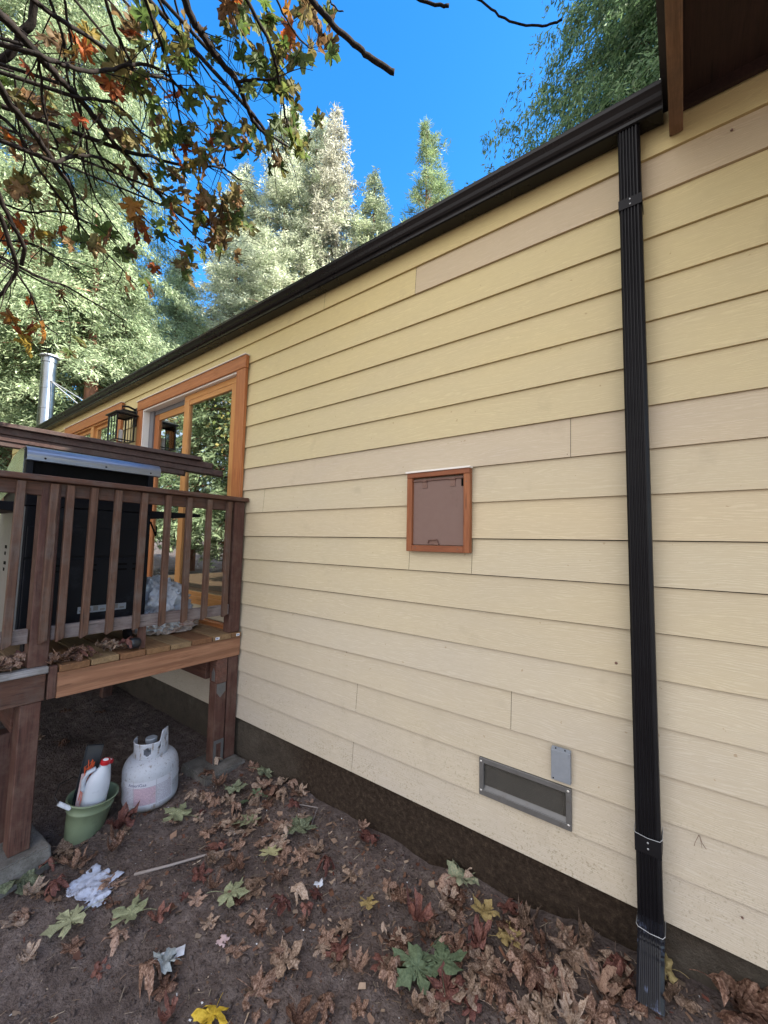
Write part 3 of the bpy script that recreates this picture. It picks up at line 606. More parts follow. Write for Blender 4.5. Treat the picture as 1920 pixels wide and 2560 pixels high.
HANGING=[(-1.73,-0.61,4.21,0.098,0),(-1.59,-0.64,4.01,0.128,0),(-1.87,-0.54,4.38,0.137,0),(-1.74,-0.54,4.28,0.123,2),(-1.58,-0.61,4.02,0.139,0),(-1.88,-0.56,4.32,0.095,2),(-1.64,-0.61,4.07,0.135,0),(-1.84,-0.57,4.24,0.135,0),(-1.89,-0.58,4.27,0.12,0),(-1.98,-0.72,4.37,0.137,2),(-1.69,-0.71,4.21,0.123,0),(-1.86,-0.59,4.22,0.118,0),(-1.71,-0.8,4.05,0.127,0),(-1.72,-0.74,4.08,0.135,0),(-1.78,-0.7,4.28,0.145,0),(-1.77,-0.8,4.04,0.137,0),(-1.73,-0.71,4.24,0.111,0),(-1.88,-0.58,4.04,0.142,0),(-2.0,-0.51,4.29,0.136,0),(-1.74,-0.63,3.93,0.136,0),(-1.8,-0.6,3.99,0.123,0),(-1.95,-0.62,3.92,0.098,0),(-1.82,-0.59,4.03,0.139,0),(-1.86,-0.47,4.16,0.112,0),(-1.89,-0.53,4.12,0.12,0),(-1.72,-0.64,3.9,0.106,2),(-1.83,-0.7,4.0,0.139,0),(-1.83,-0.69,4.12,0.134,0),(-1.89,-0.57,4.21,0.136,0),(-2.0,-0.7,4.06,0.122,0),(-1.86,-0.75,3.89,0.121,0),(-1.77,-0.8,3.95,0.12,0),(-1.93,-0.74,4.15,0.12,0),(-2.05,-0.39,3.9,0.105,0),(-1.9,-0.23,4.19,0.117,0),(-1.78,-0.47,3.78,0.138,0),(-1.85,-0.45,3.87,0.129,1),(-1.9,-0.35,3.92,0.119,0),(-1.95,-0.27,4.03,0.105,0),(-2.11,-0.29,4.05,0.104,0),(-1.85,-0.4,3.81,0.125,0),(-1.87,-0.45,3.85,0.141,0),(-1.88,-0.34,3.88,0.111,0),(-1.84,-0.52,3.82,0.136,0),(-2.02,-0.3,4.14,0.139,0),(-1.82,-0.49,3.99,0.109,0),(-1.99,-0.47,3.98,0.096,0),(-1.84,-0.54,3.85,0.143,0),(-1.99,-0.32,4.07,0.141,0),(-1.87,-0.81,4.18,0.14,0),(-1.93,-0.86,4.19,0.115,0),(-1.8,-0.82,4.05,0.116,0),(-2.01,-0.79,4.28,0.117,0),(-2.03,-0.86,4.39,0.123,1),(-2.12,-0.84,4.23,0.111,0),(-1.98,-0.8,4.3,0.119,0),(-1.92,-0.84,4.18,0.112,0),(-1.95,-0.77,4.31,0.145,0),(-2.03,-1.03,3.97,0.105,0),(-2.02,-1.02,3.89,0.104,0),(-2.09,-0.83,4.25,0.098,0),(-2.24,-0.9,4.16,0.106,1),(-1.98,-0.99,3.99,0.113,0),(-2.03,-1.01,4.02,0.145,0),(-2.11,-0.72,4.19,0.119,0),(-2.01,-0.91,4.01,0.098,0),(-2.04,-1.0,3.99,0.124,0),(-2.31,-0.93,4.24,0.135,0),(-2.1,-0.95,4.14,0.13,0),(-2.16,-1.01,4.21,0.106,0),(-2.08,-1.12,3.99,0.111,0),(-2.04,-1.08,4.04,0.103,0),(-2.21,-0.95,4.27,0.098,0),(-2.03,-1.03,4.08,0.132,1),(-2.16,-1.19,3.94,0.139,2),(-2.25,-1.18,4.13,0.143,1),(-2.22,-1.18,4.01,0.134,1),(-2.17,-1.24,3.94,0.124,1),(-2.12,-1.18,3.9,0.111,0),(-2.35,-1.19,4.09,0.095,1),(-2.21,-1.22,3.95,0.116,0),(-2.55,-1.35,4.04,0.103,2),(-2.55,-1.33,4.11,0.137,2),(-2.15,-1.04,4.0,0.1,0),(-2.11,-1.09,3.92,0.123,0),(-2.18,-1.11,3.94,0.106,2),(-2.1,-1.0,3.95,0.114,0),(-2.12,-0.99,4.1,0.103,0),(-2.2,-0.98,4.08,0.121,0),(-2.22,-0.49,4.12,0.118,1),(-2.01,-0.75,3.74,0.143,0),(-2.14,-0.76,4.0,0.122,0),(-2.24,-0.71,3.85,0.098,2),(-2.34,-0.71,3.91,0.103,2),(-2.1,-0.6,3.96,0.101,1),(-2.25,-0.8,3.8,0.118,1),(-2.33,-0.73,4.02,0.112,0),(-2.19,-0.77,3.88,0.116,0),(-2.13,-0.74,3.79,0.13,1),(-1.5,-0.51,4.08,0.113,1),(-1.51,-0.5,4.16,0.114,1),(-1.49,-0.55,4.25,0.096,1),(-1.55,-0.49,4.22,0.109,1),(-1.5,-0.59,4.07,0.119,1),(-1.72,-0.42,4.36,0.131,1),(-1.62,-0.61,4.38,0.118,0),(-1.49,-0.7,4.08,0.118,1),(-1.55,-0.58,4.21,0.136,1),(-1.54,-0.62,4.21,0.136,1),(-1.62,-0.56,4.36,0.144,1),(-2.24,-0.78,3.73,0.145,0),(-2.17,-0.8,3.66,0.127,0),(-2.28,-0.9,3.95,0.136,0),(-2.36,-0.89,4.08,0.141,2),(-2.29,-0.89,3.79,0.101,0),(-2.4,-0.77,3.83,0.119,2),(-2.34,-0.99,3.68,0.116,0),(-2.29,-0.93,3.75,0.131,0),(-2.47,-0.82,3.89,0.096,0),(-2.25,-1.0,3.65,0.128,0),(-2.37,-0.85,3.82,0.099,0),(-2.51,-1.03,3.74,0.106,2),(-2.47,-0.85,3.96,0.134,1),(-2.29,-0.85,3.63,0.101,2),(-2.35,-0.95,3.73,0.126,0),(-2.24,-0.59,3.59,0.14,1),(-2.42,-0.65,3.84,0.112,1),(-2.28,-0.61,3.51,0.132,1),(-2.25,-0.81,3.65,0.137,1),(-2.36,-0.67,3.57,0.125,1),(-2.46,-0.67,3.82,0.118,1),(-2.28,-0.79,3.53,0.099,2),(-2.51,-0.66,3.63,0.104,1),(-2.66,-0.85,3.77,0.101,1),(-2.56,-0.76,3.76,0.102,1),(-2.63,-0.71,3.73,0.119,1),(-2.45,-0.58,3.92,0.108,1),(-2.43,-0.76,3.71,0.101,1),(-2.66,-0.84,3.65,0.123,1),(-2.41,-0.65,3.73,0.112,1),(-2.3,-0.53,3.68,0.143,1),(-2.43,-0.54,3.57,0.1,0),(-2.38,-0.6,3.57,0.117,1),(-2.35,-0.5,3.56,0.096,0),(-2.44,-0.55,3.52,0.137,1),(-2.45,-0.42,3.75,0.114,1),(-2.47,-0.67,3.58,0.106,2),(-2.51,-0.57,3.73,0.13,1),(-2.48,-0.53,3.73,0.127,1),(-2.54,-0.53,3.83,0.126,1),(-2.52,-0.47,3.81,0.127,1),(-2.3,-0.73,3.49,0.124,1),(-2.49,-0.76,3.52,0.121,1),(-2.4,-0.49,3.76,0.129,1),(-2.64,-0.75,3.69,0.099,0),(-2.57,-0.96,3.54,0.124,0),(-2.56,-0.85,3.52,0.103,0),(-2.59,-0.81,3.52,0.118,2),(-2.74,-0.7,3.72,0.097,0),(-2.74,-0.76,3.73,0.14,0),(-2.63,-0.8,3.58,0.13,0),(-2.53,-0.34,3.67,0.141,0),(-2.46,-0.48,3.62,0.099,0),(-2.15,-0.47,3.48,0.104,0),(-2.31,-0.55,3.51,0.121,0),(-2.5,-0.3,3.7,0.133,0),(-2.44,-0.47,3.55,0.106,0),(-2.32,-0.59,3.55,0.106,0),(-2.41,-0.52,3.57,0.118,0),(-2.29,-0.55,3.45,0.115,0),(-2.42,-0.45,3.59,0.1,0),(-2.53,-0.91,3.32,0.113,0),(-2.63,-0.78,3.47,0.126,0),(-2.89,-0.8,3.52,0.101,0),(-2.58,-0.81,3.39,0.118,0),(-2.71,-0.61,3.4,0.132,1),(-2.79,-0.61,3.47,0.143,1),(-2.81,-0.56,3.48,0.119,1),(-2.49,-0.65,3.34,0.123,1),(-2.49,-0.62,3.32,0.123,1),(-2.59,-0.34,3.51,0.108,1),(-2.58,-0.38,3.59,0.111,1),(-2.5,-0.5,3.45,0.133,1),(-2.43,-0.6,3.38,0.132,1),(-2.39,-0.58,3.3,0.12,1),(-2.35,-0.63,3.38,0.134,1),(-2.54,-0.65,3.46,0.122,0),(-2.54,-0.58,3.54,0.135,2),(-2.53,-0.59,3.56,0.144,1),(-2.34,-0.74,3.41,0.138,0),(-2.71,-0.58,3.65,0.096,2),(-2.65,-0.43,3.66,0.108,1),(-2.35,-0.73,3.41,0.134,0),(-2.5,-1.1,4.07,0.138,1),(-2.3,-1.27,3.79,0.122,1),(-2.42,-1.13,4.07,0.103,0),(-2.48,-1.19,4.08,0.121,0),(-2.21,-1.26,3.78,0.108,0),(-2.38,-1.16,3.97,0.144,1),(-2.27,-1.25,3.9,0.128,1),(-2.31,-1.25,3.74,0.14,2),(-2.5,-1.2,3.95,0.13,2),(-2.38,-1.24,3.77,0.105,2),(-2.57,-1.16,3.98,0.122,2),(-2.5,-1.16,3.94,0.142,2),(-2.37,-1.22,3.66,0.129,1),(-2.67,-1.24,3.86,0.125,1),(-2.6,-1.21,3.82,0.139,1),(-2.56,-1.24,3.79,0.101,1),(-2.76,-1.2,3.89,0.1,1),(-2.44,-1.34,3.55,0.097,2),(-2.42,-1.13,3.6,0.116,0),(-2.6,-1.17,3.71,0.142,0),(-2.61,-1.03,3.82,0.133,1),(-2.69,-1.07,3.84,0.143,0),(-2.56,-1.11,3.69,0.141,1),(-2.43,-1.16,3.62,0.117,1),(-2.25,-1.09,3.77,0.143,0),(-2.28,-1.18,3.79,0.142,0),(-2.25,-1.17,3.83,0.122,0),(-2.47,-1.14,4.05,0.125,1),(-2.51,-1.09,4.04,0.117,0),(-2.25,-1.23,3.76,0.145,1),(-2.8,-1.44,3.88,0.136,0),(-2.71,-1.44,3.84,0.135,0),(-2.51,-1.55,3.6,0.132,0),(-2.74,-1.56,3.69,0.112,0),(-2.86,-1.56,3.83,0.118,0),(-2.55,-1.54,3.71,0.097,2),(-2.68,-1.57,3.78,0.126,2),(-2.68,-1.42,3.67,0.141,1),(-2.63,-1.45,3.68,0.102,1),(-2.84,-1.5,3.81,0.138,1),(-2.85,-1.43,3.82,0.108,2),(-2.86,-1.47,3.79,0.112,1),(-2.74,-1.43,3.52,0.115,1),(-2.66,-1.43,3.46,0.105,1),(-2.6,-1.45,3.43,0.126,1),(-2.73,-1.4,3.48,0.115,1),(-2.73,-1.48,3.54,0.138,1),(-2.57,-1.35,3.45,0.135,1),(-2.78,-1.3,3.68,0.135,1),(-2.74,-1.34,3.65,0.112,1),(-2.83,-1.28,3.68,0.101,1),(-2.77,-1.55,3.47,0.115,2),(-2.75,-1.57,3.45,0.133,2),(-2.38,-1.48,3.76,0.126,1),(-2.34,-1.51,3.73,0.097,1),(-2.59,-1.43,4.0,0.14,1),(-2.94,-1.51,3.28,0.119,1),(-3.12,-1.53,3.38,0.117,1),(-2.99,-1.52,3.33,0.101,1),(-2.99,-1.46,3.37,0.144,1),(-3.09,-1.43,3.39,0.143,1),(-2.97,-1.47,3.35,0.124,1),(-3.03,-1.38,3.41,0.116,1),(-2.97,-1.44,3.41,0.125,1),(-2.79,-1.48,3.25,0.117,1),(-2.96,-1.31,3.36,0.135,1),(-2.91,-1.44,3.37,0.138,2),(-2.93,-1.46,3.36,0.116,1),(-2.85,-1.31,3.3,0.096,2),(-2.93,-1.27,3.42,0.117,0),(-2.61,-1.0,3.33,0.115,2),(-2.8,-0.94,3.54,0.113,2),(-2.75,-0.98,3.43,0.1,2),(-2.58,-1.03,3.38,0.132,2),(-2.62,-0.98,3.36,0.141,2),(-2.76,-1.02,3.45,0.125,1),(-2.68,-0.97,3.29,0.127,2),(-2.66,-0.94,3.33,0.142,2),(-2.77,-0.93,3.36,0.128,2),(-3.08,-1.28,3.25,0.104,2),(-3.04,-1.37,3.19,0.144,2),(-3.09,-1.41,3.21,0.116,2),(-3.13,-1.36,3.23,0.095,2),(-3.2,-1.48,3.18,0.118,2),(-2.86,-1.35,2.97,0.128,1),(-3.25,-1.25,3.19,0.111,0),(-2.96,-1.07,3.33,0.143,0),(-3.09,-1.04,3.38,0.11,1),(-2.78,-1.17,3.13,0.143,0),(-2.86,-1.16,3.19,0.115,0),(-3.06,-0.88,3.39,0.133,1),(-3.07,-0.91,3.37,0.143,0),(-2.76,-1.09,3.2,0.128,1),(-2.74,-1.04,3.27,0.12,2),(-2.95,-1.01,3.39,0.102,0),(-2.75,-0.88,3.04,0.105,0),(-2.77,-0.96,3.03,0.124,1),(-2.94,-0.98,3.1,0.134,1),(-2.7,-0.86,3.0,0.121,1),(-3.08,-0.69,3.23,0.111,1),(-2.84,-0.55,3.29,0.135,0),(-2.74,-0.63,3.24,0.117,0),(-2.69,-0.61,3.3,0.127,1),(-2.7,-0.68,3.27,0.117,1),(-2.91,-0.75,3.28,0.097,2),(-2.68,-0.75,3.25,0.108,1),(-3.02,-1.3,2.61,0.145,2),(-3.45,-1.27,2.76,0.127,2),(-3.45,-1.31,2.71,0.123,2),(-3.4,-1.27,2.75,0.103,2),(-3.17,-1.42,2.64,0.095,2),(-3.23,-1.27,2.71,0.098,2),(-3.06,-1.36,2.52,0.132,2),(-3.4,-1.07,2.81,0.124,0),(-3.04,-1.24,2.63,0.107,0),(-3.01,-1.14,2.62,0.113,0),(-3.42,-1.34,2.81,0.126,1),(-3.39,-1.39,2.81,0.132,0),(-3.32,-1.38,2.75,0.104,2),(-3.17,-1.28,2.83,0.135,1),(-3.02,-1.29,2.8,0.128,1),(-3.18,-1.11,2.87,0.132,0),(-2.74,-0.96,3.76,0.121,1),(-2.29,-0.93,3.59,0.106,2),(-2.82,-0.97,3.72,0.109,1),(-2.44,-1.0,3.57,0.111,0),(-2.57,-1.08,3.63,0.099,0),(-2.46,-0.89,3.63,0.138,1),(-2.38,-0.97,3.58,0.123,1),(-2.4,-0.84,3.67,0.12,1),(-2.57,-0.93,3.67,0.103,1),(-2.29,-0.73,3.78,0.124,1),(-2.33,-0.69,3.86,0.107,0),(-2.22,-0.73,3.74,0.114,2),(-2.07,-0.61,3.81,0.109,1),(-2.17,-0.65,3.83,0.144,1),(-2.02,-0.53,3.83,0.104,0),(-1.89,-0.59,3.79,0.133,0),(-1.97,-0.69,3.77,0.145,0),(-2.13,-0.52,3.93,0.109,0),(-2.08,-0.64,3.73,0.145,0),(-2.2,-0.53,3.95,0.097,0),(-2.11,-0.5,3.9,0.121,0),(-2.34,-1.0,3.8,0.114,1),(-2.38,-0.97,3.92,0.114,1),(-2.39,-1.01,3.83,0.118,1),(-2.6,-0.94,3.93,0.1,1),(-2.42,-0.9,3.86,0.141,0),(-2.47,-0.87,3.97,0.104,0),(-2.31,-0.81,3.99,0.116,0),(-2.54,-0.89,3.99,0.138,0),(-2.34,-1.01,3.8,0.14,0),(-2.46,-1.37,3.87,0.1,2),(-2.29,-1.41,3.74,0.104,2),(-2.49,-1.35,3.96,0.111,2),(-1.84,-0.83,4.31,0.097,1),(-1.94,-0.78,4.38,0.128,1),(-1.71,-0.92,4.07,0.106,2),(-1.72,-0.96,4.04,0.132,1),(-2.05,-1.17,4.02,0.095,0),(-2.03,-1.24,3.98,0.135,2),(-2.16,-1.14,4.12,0.144,0),(-2.05,-1.2,3.96,0.133,0),(-1.71,-0.59,4.3,0.128,2),(-1.61,-0.69,4.29,0.118,0),(-1.73,-0.6,4.43,0.104,2),(-1.73,-0.55,3.85,0.109,1),(-1.82,-0.5,3.98,0.118,1),(-1.92,-0.43,4.2,0.119,1),(-1.95,-0.47,4.22,0.141,0),(-1.91,-0.49,3.68,0.098,1),(-2.01,-0.41,3.81,0.12,0)]
GLEAVES=[(-2.731,-1.21,0.17,'g'),(-2.47,0.12,0.15,'g'),(-1.828,-0.245,0.15,'g'),(-0.876,-0.429,0.15,'G'),(-0.794,-0.418,0.15,'G'),(-2.492,-0.56,0.19,'p'),(-1.819,-0.696,0.16,'p'),(-2.279,-1.143,0.19,'p'),(-2.062,-0.986,0.17,'p'),(-1.826,-0.437,0.13,'l'),(-0.754,-0.138,0.13,'y'),(-0.648,-0.174,0.13,'y'),(-1.431,-0.97,0.13,'Y'),(-0.085,-0.004,0.12,'y'),(-1.782,-1.088,0.17,'o'),(-1.385,-0.846,0.17,'o'),(-1.362,-0.743,0.16,'t'),(-1.369,-0.252,0.13,'t'),(-1.458,-0.03,0.15,'r'),(-1.736,-1.03,0.12,'b'),(-2.565,-1.157,0.13,'r'),(-1.991,-0.936,0.1,'r'),(-1.219,-0.361,0.09,'y'),(-1.905,-0.16,0.12,'t'),(-0.367,-0.135,0.19,'t'),(-0.923,-0.043,0.14,'g'),(-0.905,0.046,0.14,'t'),(0.056,-0.008,0.24,'o'),(0.153,0.031,0.2,'o'),(-1.024,-0.415,0.12,'t'),(-0.926,-0.459,0.14,'t'),(-2.734,-0.833,0.18,'r'),(-2.586,-0.851,0.16,'o'),(-2.845,-1.067,0.17,'t'),(-2.726,-1.057,0.12,'t'),(-2.581,-0.247,0.15,'o'),(-2.103,-0.359,0.17,'p'),(-2.313,-0.347,0.13,'o'),(-2.708,-0.275,0.13,'o'),(-2.342,-0.085,0.12,'t'),(-2.189,-0.09,0.14,'o'),(-1.955,-0.417,0.12,'o'),(-1.768,-0.361,0.13,'o'),(-1.685,-0.304,0.13,'o'),(-1.561,-0.288,0.14,'r'),(-1.9,-0.555,0.14,'o'),(-1.774,-0.533,0.12,'t'),(-2.138,-0.543,0.14,'r'),(-2.266,-0.553,0.12,'o'),(-1.553,-0.566,0.12,'r'),(-1.543,-0.491,0.12,'t'),(-2.049,-0.722,0.12,'r'),(-2.779,-1.162,0.12,'r'),(-2.616,-1.016,0.11,'o'),(-2.041,-1.068,0.12,'o'),(-2.149,-1.212,0.09,'o'),(-2.48,-1.327,0.12,'t'),(-1.562,-1.049,0.1,'r'),(-1.651,-1.042,0.1,'o'),(-1.284,-0.562,0.1,'o'),(-1.097,-0.711,0.12,'o'),(-1.184,-0.801,0.14,'o'),(-0.949,-0.566,0.14,'o'),(-0.988,-0.254,0.15,'r'),(-0.935,-0.159,0.15,'t'),(-0.859,-0.102,0.15,'o'),(-0.984,-0.092,0.13,'o'),(-0.706,-0.25,0.14,'r'),(-0.755,-0.318,0.14,'o'),(-0.648,-0.297,0.15,'t'),(-0.568,-0.269,0.14,'o'),(-0.518,-0.203,0.15,'r'),(-0.586,-0.161,0.13,'t'),(-0.477,-0.288,0.14,'o'),(-0.432,-0.21,0.15,'o'),(-0.376,-0.246,0.15,'t'),(-0.561,-0.387,0.15,'o'),(-0.65,-0.423,0.15,'t'),(-0.736,-0.473,0.14,'r'),(-0.765,-0.523,0.14,'o'),(-0.336,-0.039,0.12,'t'),(-0.286,-0.159,0.15,'o'),(-0.255,-0.051,0.13,'t'),(-0.22,-0.102,0.12,'r'),(-1.113,-0.254,0.13,'o'),(-1.202,-0.242,0.1,'o'),(-0.487,-0.126,0.1,'o'),(-0.651,-0.085,0.09,'R'),(-0.607,-0.037,0.1,'R'),(-0.225,-0.188,0.16,'o'),(-0.417,-0.335,0.15,'t'),(-1.072,-0.568,0.12,'o'),(-1.157,-0.583,0.1,'t'),(-0.312,-0.272,0.14,'o'),(-2.216,-0.915,0.1,'o'),(-2.254,-1.041,0.1,'o'),(-1.976,-1.175,0.08,'r'),(-2.228,-1.331,0.1,'t'),(-1.749,-0.817,0.08,'t'),(-0.045,-0.09,0.13,'t'),(-0.096,-0.092,0.11,'t'),(-0.145,-0.17,0.12,'o'),(-2.432,-0.255,0.12,'g'),(-2.568,-0.448,0.11,'t'),(-2.152,0.118,0.1,'o'),(-2.276,0.019,0.11,'t'),(-2.543,0.023,0.11,'o'),(-2.799,-0.152,0.13,'t')]

# ================================================================== GROUND
def sm(a, b, x):
    t = min(1, max(0, (x - a) / (b - a)))
    return t * t * (3 - 2 * t)


def ground0(X, Y):
    return -0.285 - 0.085 * min(max(-Y, 0), 1.6) + 0.11 * sm(-1.3, 0.15, X)


def ground(X, Y):
    z = ground0(X, Y)
    if abs(X) < 12 and abs(Y) < 8:
        z += 0.016 * noise.noise((X * 3.1, Y * 3.1, 1.0)) + 0.006 * noise.noise((X * 11, Y * 11, 2.0)) + 0.007 * noise.noise((X * 30, Y * 30, 5.0))
        # soil banked against the foundation
        z += 0.035 * sm(-0.28, 0.0, Y) * sm(-2.5, -1.9, X) * (0.6 + 0.8 * noise.noise((X * 4, 3, 0)))
    return z


def axis_pts(segs):
    out = []
    for a, b, n in segs: out += [a + (b - a) * i / n for i in range(n)]
    out.append(segs[-1][1]); return out


gx = axis_pts([(-260, -60, 8), (-60, -12, 16), (-12, -4.5, 75), (-4.5, 1.0, 260), (1.0, 6, 20), (6, 40, 8), (40, 260, 6)])
gy = axis_pts([(-260, -40, 6), (-40, -6, 14), (-6, -2.2, 25), (-2.2, 0.3, 120), (0.3, 5, 14), (5, 40, 10), (40, 260, 6)])
GV = []
for y in gy:
    for x in gx:
        GV.append((x, y, ground(x, y)))
nx = len(gx)
ii = np.arange(len(gy) - 1)[:, None] * nx + np.arange(nx - 1)[None, :]
GF = np.stack([ii, ii + 1, ii + 1 + nx, ii + nx], -1).reshape(-1, 4)
g = obj('ground', raw_mesh('ground', np.array(GV), GF), M_DIRT, smooth=True)
tag(g, kind='structure')

# ================================================================== HOUSE
house = thing('house', (-3, 0, 0), 'long house wall clad in cream lap siding under a black gutter', 'house')
CZ = [0.012, 0.187, 0.366, 0.53, 0.704, 0.88, 1.056, 1.234, 1.414, 1.598, 1.782, 1.96, 2.136, 2.314, 2.489, 2.67, 2.851, 3.022, 3.20]
OPEN = [(-4.85, -2.97, 0.80, 2.82), (-7.48, -5.43, 1.95, 2.97), (-0.82, -0.414, 0.205, 0.36)]
X0, X1 = -11.0, 4.0
seams = {0: [-1.635, 1.9], 1: [-3.4], 2: [-1.614, 1.2], 3: [-0.671, -4.2], 4: [1.7], 5: [-3.3], 6: [2.3], 7: [-1.248, -0.869], 8: [1.5], 9: [-2.6, 2.1], 10: [-0.396, -3.9],
         11: [1.8], 12: [-5.1], 13: [2.6], 14: [1.6], 15: [-6.3], 16: [-1.233, 2.4], 17: [-1.998, -5.75, 1.9]}
rs = random.Random(4)
GREY = {(16, 1): (0.93, 0.885, 0.93), (10, 0): (0.95, 0.94, 1.13), (10, 1): (0.94, 0.93, 1.09), (10, 2): (0.94, 0.925, 1.05), (9, 0): (0.97, 0.98, 1.10), (9, 1): (0.97, 0.98, 1.09), (16, 2): (0.90, 0.88, 0.84), (8, 0): (1.0, .985, 1.06)}
sb = MB()


def rect_minus(xa, xb, za, zb, holes):
    rects = [(xa, xb, za, zb)]
    for hx0, hx1, hz0, hz1 in holes:
        nr = []
        for (a, b, c, d) in rects:
            if hx1 <= a or hx0 >= b or hz1 <= c or hz0 >= d: nr.append((a, b, c, d)); continue
            if a < hx0: nr.append((a, hx0, c, d))
            if b > hx1: nr.append((hx1, b, c, d))
            mx0, mx1 = max(a, hx0), min(b, hx1)
            if c < hz0: nr.append((mx0, mx1, c, hz0))
            if d > hz1: nr.append((mx0, mx1, hz1, d))
        rects = nr
    return rects


TH = 0.0130
for k in range(18):
    zb, zt = CZ[k], CZ[k + 1] - (0.0040 if k < 8 else 0.0005)
    xs = [X0] + sorted(seams.get(k, [])) + [X1]
    for i in range(len(xs) - 1):
        xa, xb = xs[i] + (0.0011 if i else 0), xs[i + 1] - 0.0011
        t = GREY.get((k, i))
        if t is None:
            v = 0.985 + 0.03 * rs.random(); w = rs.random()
            warm = (k / 17.0)  # light on the wall put into the tint: warmer up high, cooler below
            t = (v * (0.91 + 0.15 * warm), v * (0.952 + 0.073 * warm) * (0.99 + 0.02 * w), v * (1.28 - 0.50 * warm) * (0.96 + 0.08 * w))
        for (a, b, c, d) in rect_minus(xa, xb, zb, zt, OPEN):
            Y = lambda z: 0.0 + TH * (z - zb) / (zt - zb)
            # subdivide along x for gentle waviness
            n = max(1, int((b - a) / 0.25))
            for q in range(n):
                p0, p1 = a + (b - a) * q / n, a + (b - a) * (q + 1) / n
                wv = lambda x: 0.0013 * noise.noise((x * 0.9, k * 3.7, 0)) if c == zb else 0
                wy = lambda x: 0.0012 * noise.noise((x * 1.3, k * 5.1, 9))
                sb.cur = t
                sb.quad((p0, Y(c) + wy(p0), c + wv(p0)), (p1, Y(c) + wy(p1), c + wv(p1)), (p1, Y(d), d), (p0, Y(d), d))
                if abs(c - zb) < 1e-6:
                    sb.cur = (t[0] * .72, t[1] * .66, t[2] * .60)  # lap underside darkened: its shade is put into the tint
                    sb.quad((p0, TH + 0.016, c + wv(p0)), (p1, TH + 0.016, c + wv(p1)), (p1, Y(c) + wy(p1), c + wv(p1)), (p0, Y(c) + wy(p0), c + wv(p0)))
sb.build('siding', M_SIDE, house)

# sheathing behind the siding and the rest of the house body
b = MB()
for (a, b2, c, d) in rect_minus(X0, X1, 0.02, 3.22, OPEN):
    b.box(a, b2, 0.034, 0.14, c, d)
b.box(X0, X0 + 0.12, 0.141, 7.0, 0.02, 3.22); b.box(X1 - 0.12, X1, 0.141, 7.0, 0.02, 3.22); b.box(X0, X1, 7.001, 7.12, 0.02, 3.22)
b.box(X0 + 0.13, X1 - 0.13, 0.15, 6.99, 0.30, 0.42)
b.box(X0 + 0.13, X1 - 0.13, 0.15, 6.99, 3.05, 3.15)
b.build('wall_framing', M_DARKIN, house)
b = MB(); b.box(X0, X1, 0.030, 0.22, -0.8, 0.013)
b.build('foundation', M_FOUND, house)

# main roof
b = MB()
b.extrude([(-0.05, 3.222), (-0.05, 3.234), (3.6, 4.15), (7.4, 3.22), (7.4, 3.20), (3.6, 4.12), (0.02, 3.215)], 'x', X0 - 0.2, -0.03)
b.build('roof', M_SHINGLE, house)
# roof extension above the right end, reaching out over the yard
b = MB()
b.box(0.046, 4.2, -1.75, 0.0, 3.196, 3.212)
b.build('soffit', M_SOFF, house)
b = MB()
b.extrude([(-0.002, 3.066), (0.0, 3.25), (-1.8, 3.25), (-1.8, 3.13), (-0.06, 3.058)], 'x', -0.002, 0.044)
b.build('rake_board', M_EAVE, house, bev=0.003)
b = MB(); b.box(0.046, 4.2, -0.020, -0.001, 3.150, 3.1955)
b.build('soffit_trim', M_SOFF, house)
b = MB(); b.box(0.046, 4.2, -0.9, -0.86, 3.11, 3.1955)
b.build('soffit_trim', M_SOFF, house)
b = MB(); b.extrude([(-1.85, 3.252), (-1.85, 3.30), (3.6, 6.6), (7.4, 4.3), (7.4, 3.252)], 'x', -0.025, 4.4)  # unseen upper roof, made steep to keep sun off the grill and rail
b.build('roof', M_SHINGLE, house)  # the unseen upper roof, shaped to block the sun

# gutter: ogee profile extruded
prof = [(-0.0, 3.222), (-0.002, 3.140), (-0.004, 3.136), (-0.078, 3.130), (-0.085, 3.134), (-0.086, 3.146), (-0.090, 3.152), (-0.100, 3.158), (-0.108, 3.168), (-0.114, 3.182), (-0.122, 3.193),
        (-0.128, 3.200), (-0.129, 3.214), (-0.124, 3.219), (-0.116, 3.216)]
inner = [(-0.118, 3.205), (-0.110, 3.186), (-0.100, 3.172), (-0.080, 3.150), (-0.078, 3.136), (-0.006, 3.142), (-0.003, 3.222)]
b = MB(); b.extrude(prof + inner, 'x', -8.95, -0.022)
gut = b.build('gutter', M_BLACK, house, smooth=False)
b = MB()
b.extrude([(-0.001, 3.220), (-0.001, 3.137), (-0.085, 3.128), (-0.090, 3.150), (-0.113, 3.178), (-0.132, 3.200), (-0.132, 3.218)], 'x', -0.0215, -0.0195)
b.build('end_cap', M_BLACK, gut)
b = MB(); b.extrude([(-0.12, 3.2245), (-0.12, 3.2265), (0.03, 3.2345), (0.03, 3.2325)], 'x', -8.95, -0.03)
b.build('drip_edge', M_BLACK, house)

# downspout with ridged face
dsx0, dsx1, dsy0, dsy1 = -0.178, -0.100, -0.078, -0.016


def ds_ring(n=5):
    p = [(dsx0 + 0.006, dsy1), (dsx0, dsy1 - 0.006), (dsx0, dsy0 + 0.008), (dsx0 + 0.008, dsy0)]
    w = (dsx1 - dsx0 - 0.022) / n
    x = dsx0 + 0.011
    for i in range(n):
        p += [(x, dsy0), (x + w * 0.16, dsy0 + 0.0055), (x + w * 0.5, dsy0 + 0.0065), (x + w * 0.66, dsy0 + 0.001)]
        x += w
    p += [(dsx1 - 0.010, dsy0), (dsx1, dsy0 + 0.010), (dsx1, dsy1 - 0.006), (dsx1 - 0.006, dsy1)]
    return p


b = MB(); b.extrude(ds_ring(), 'z', 0.03, 3.128)
ds = b.build('downspout', M_BLKSP, house)
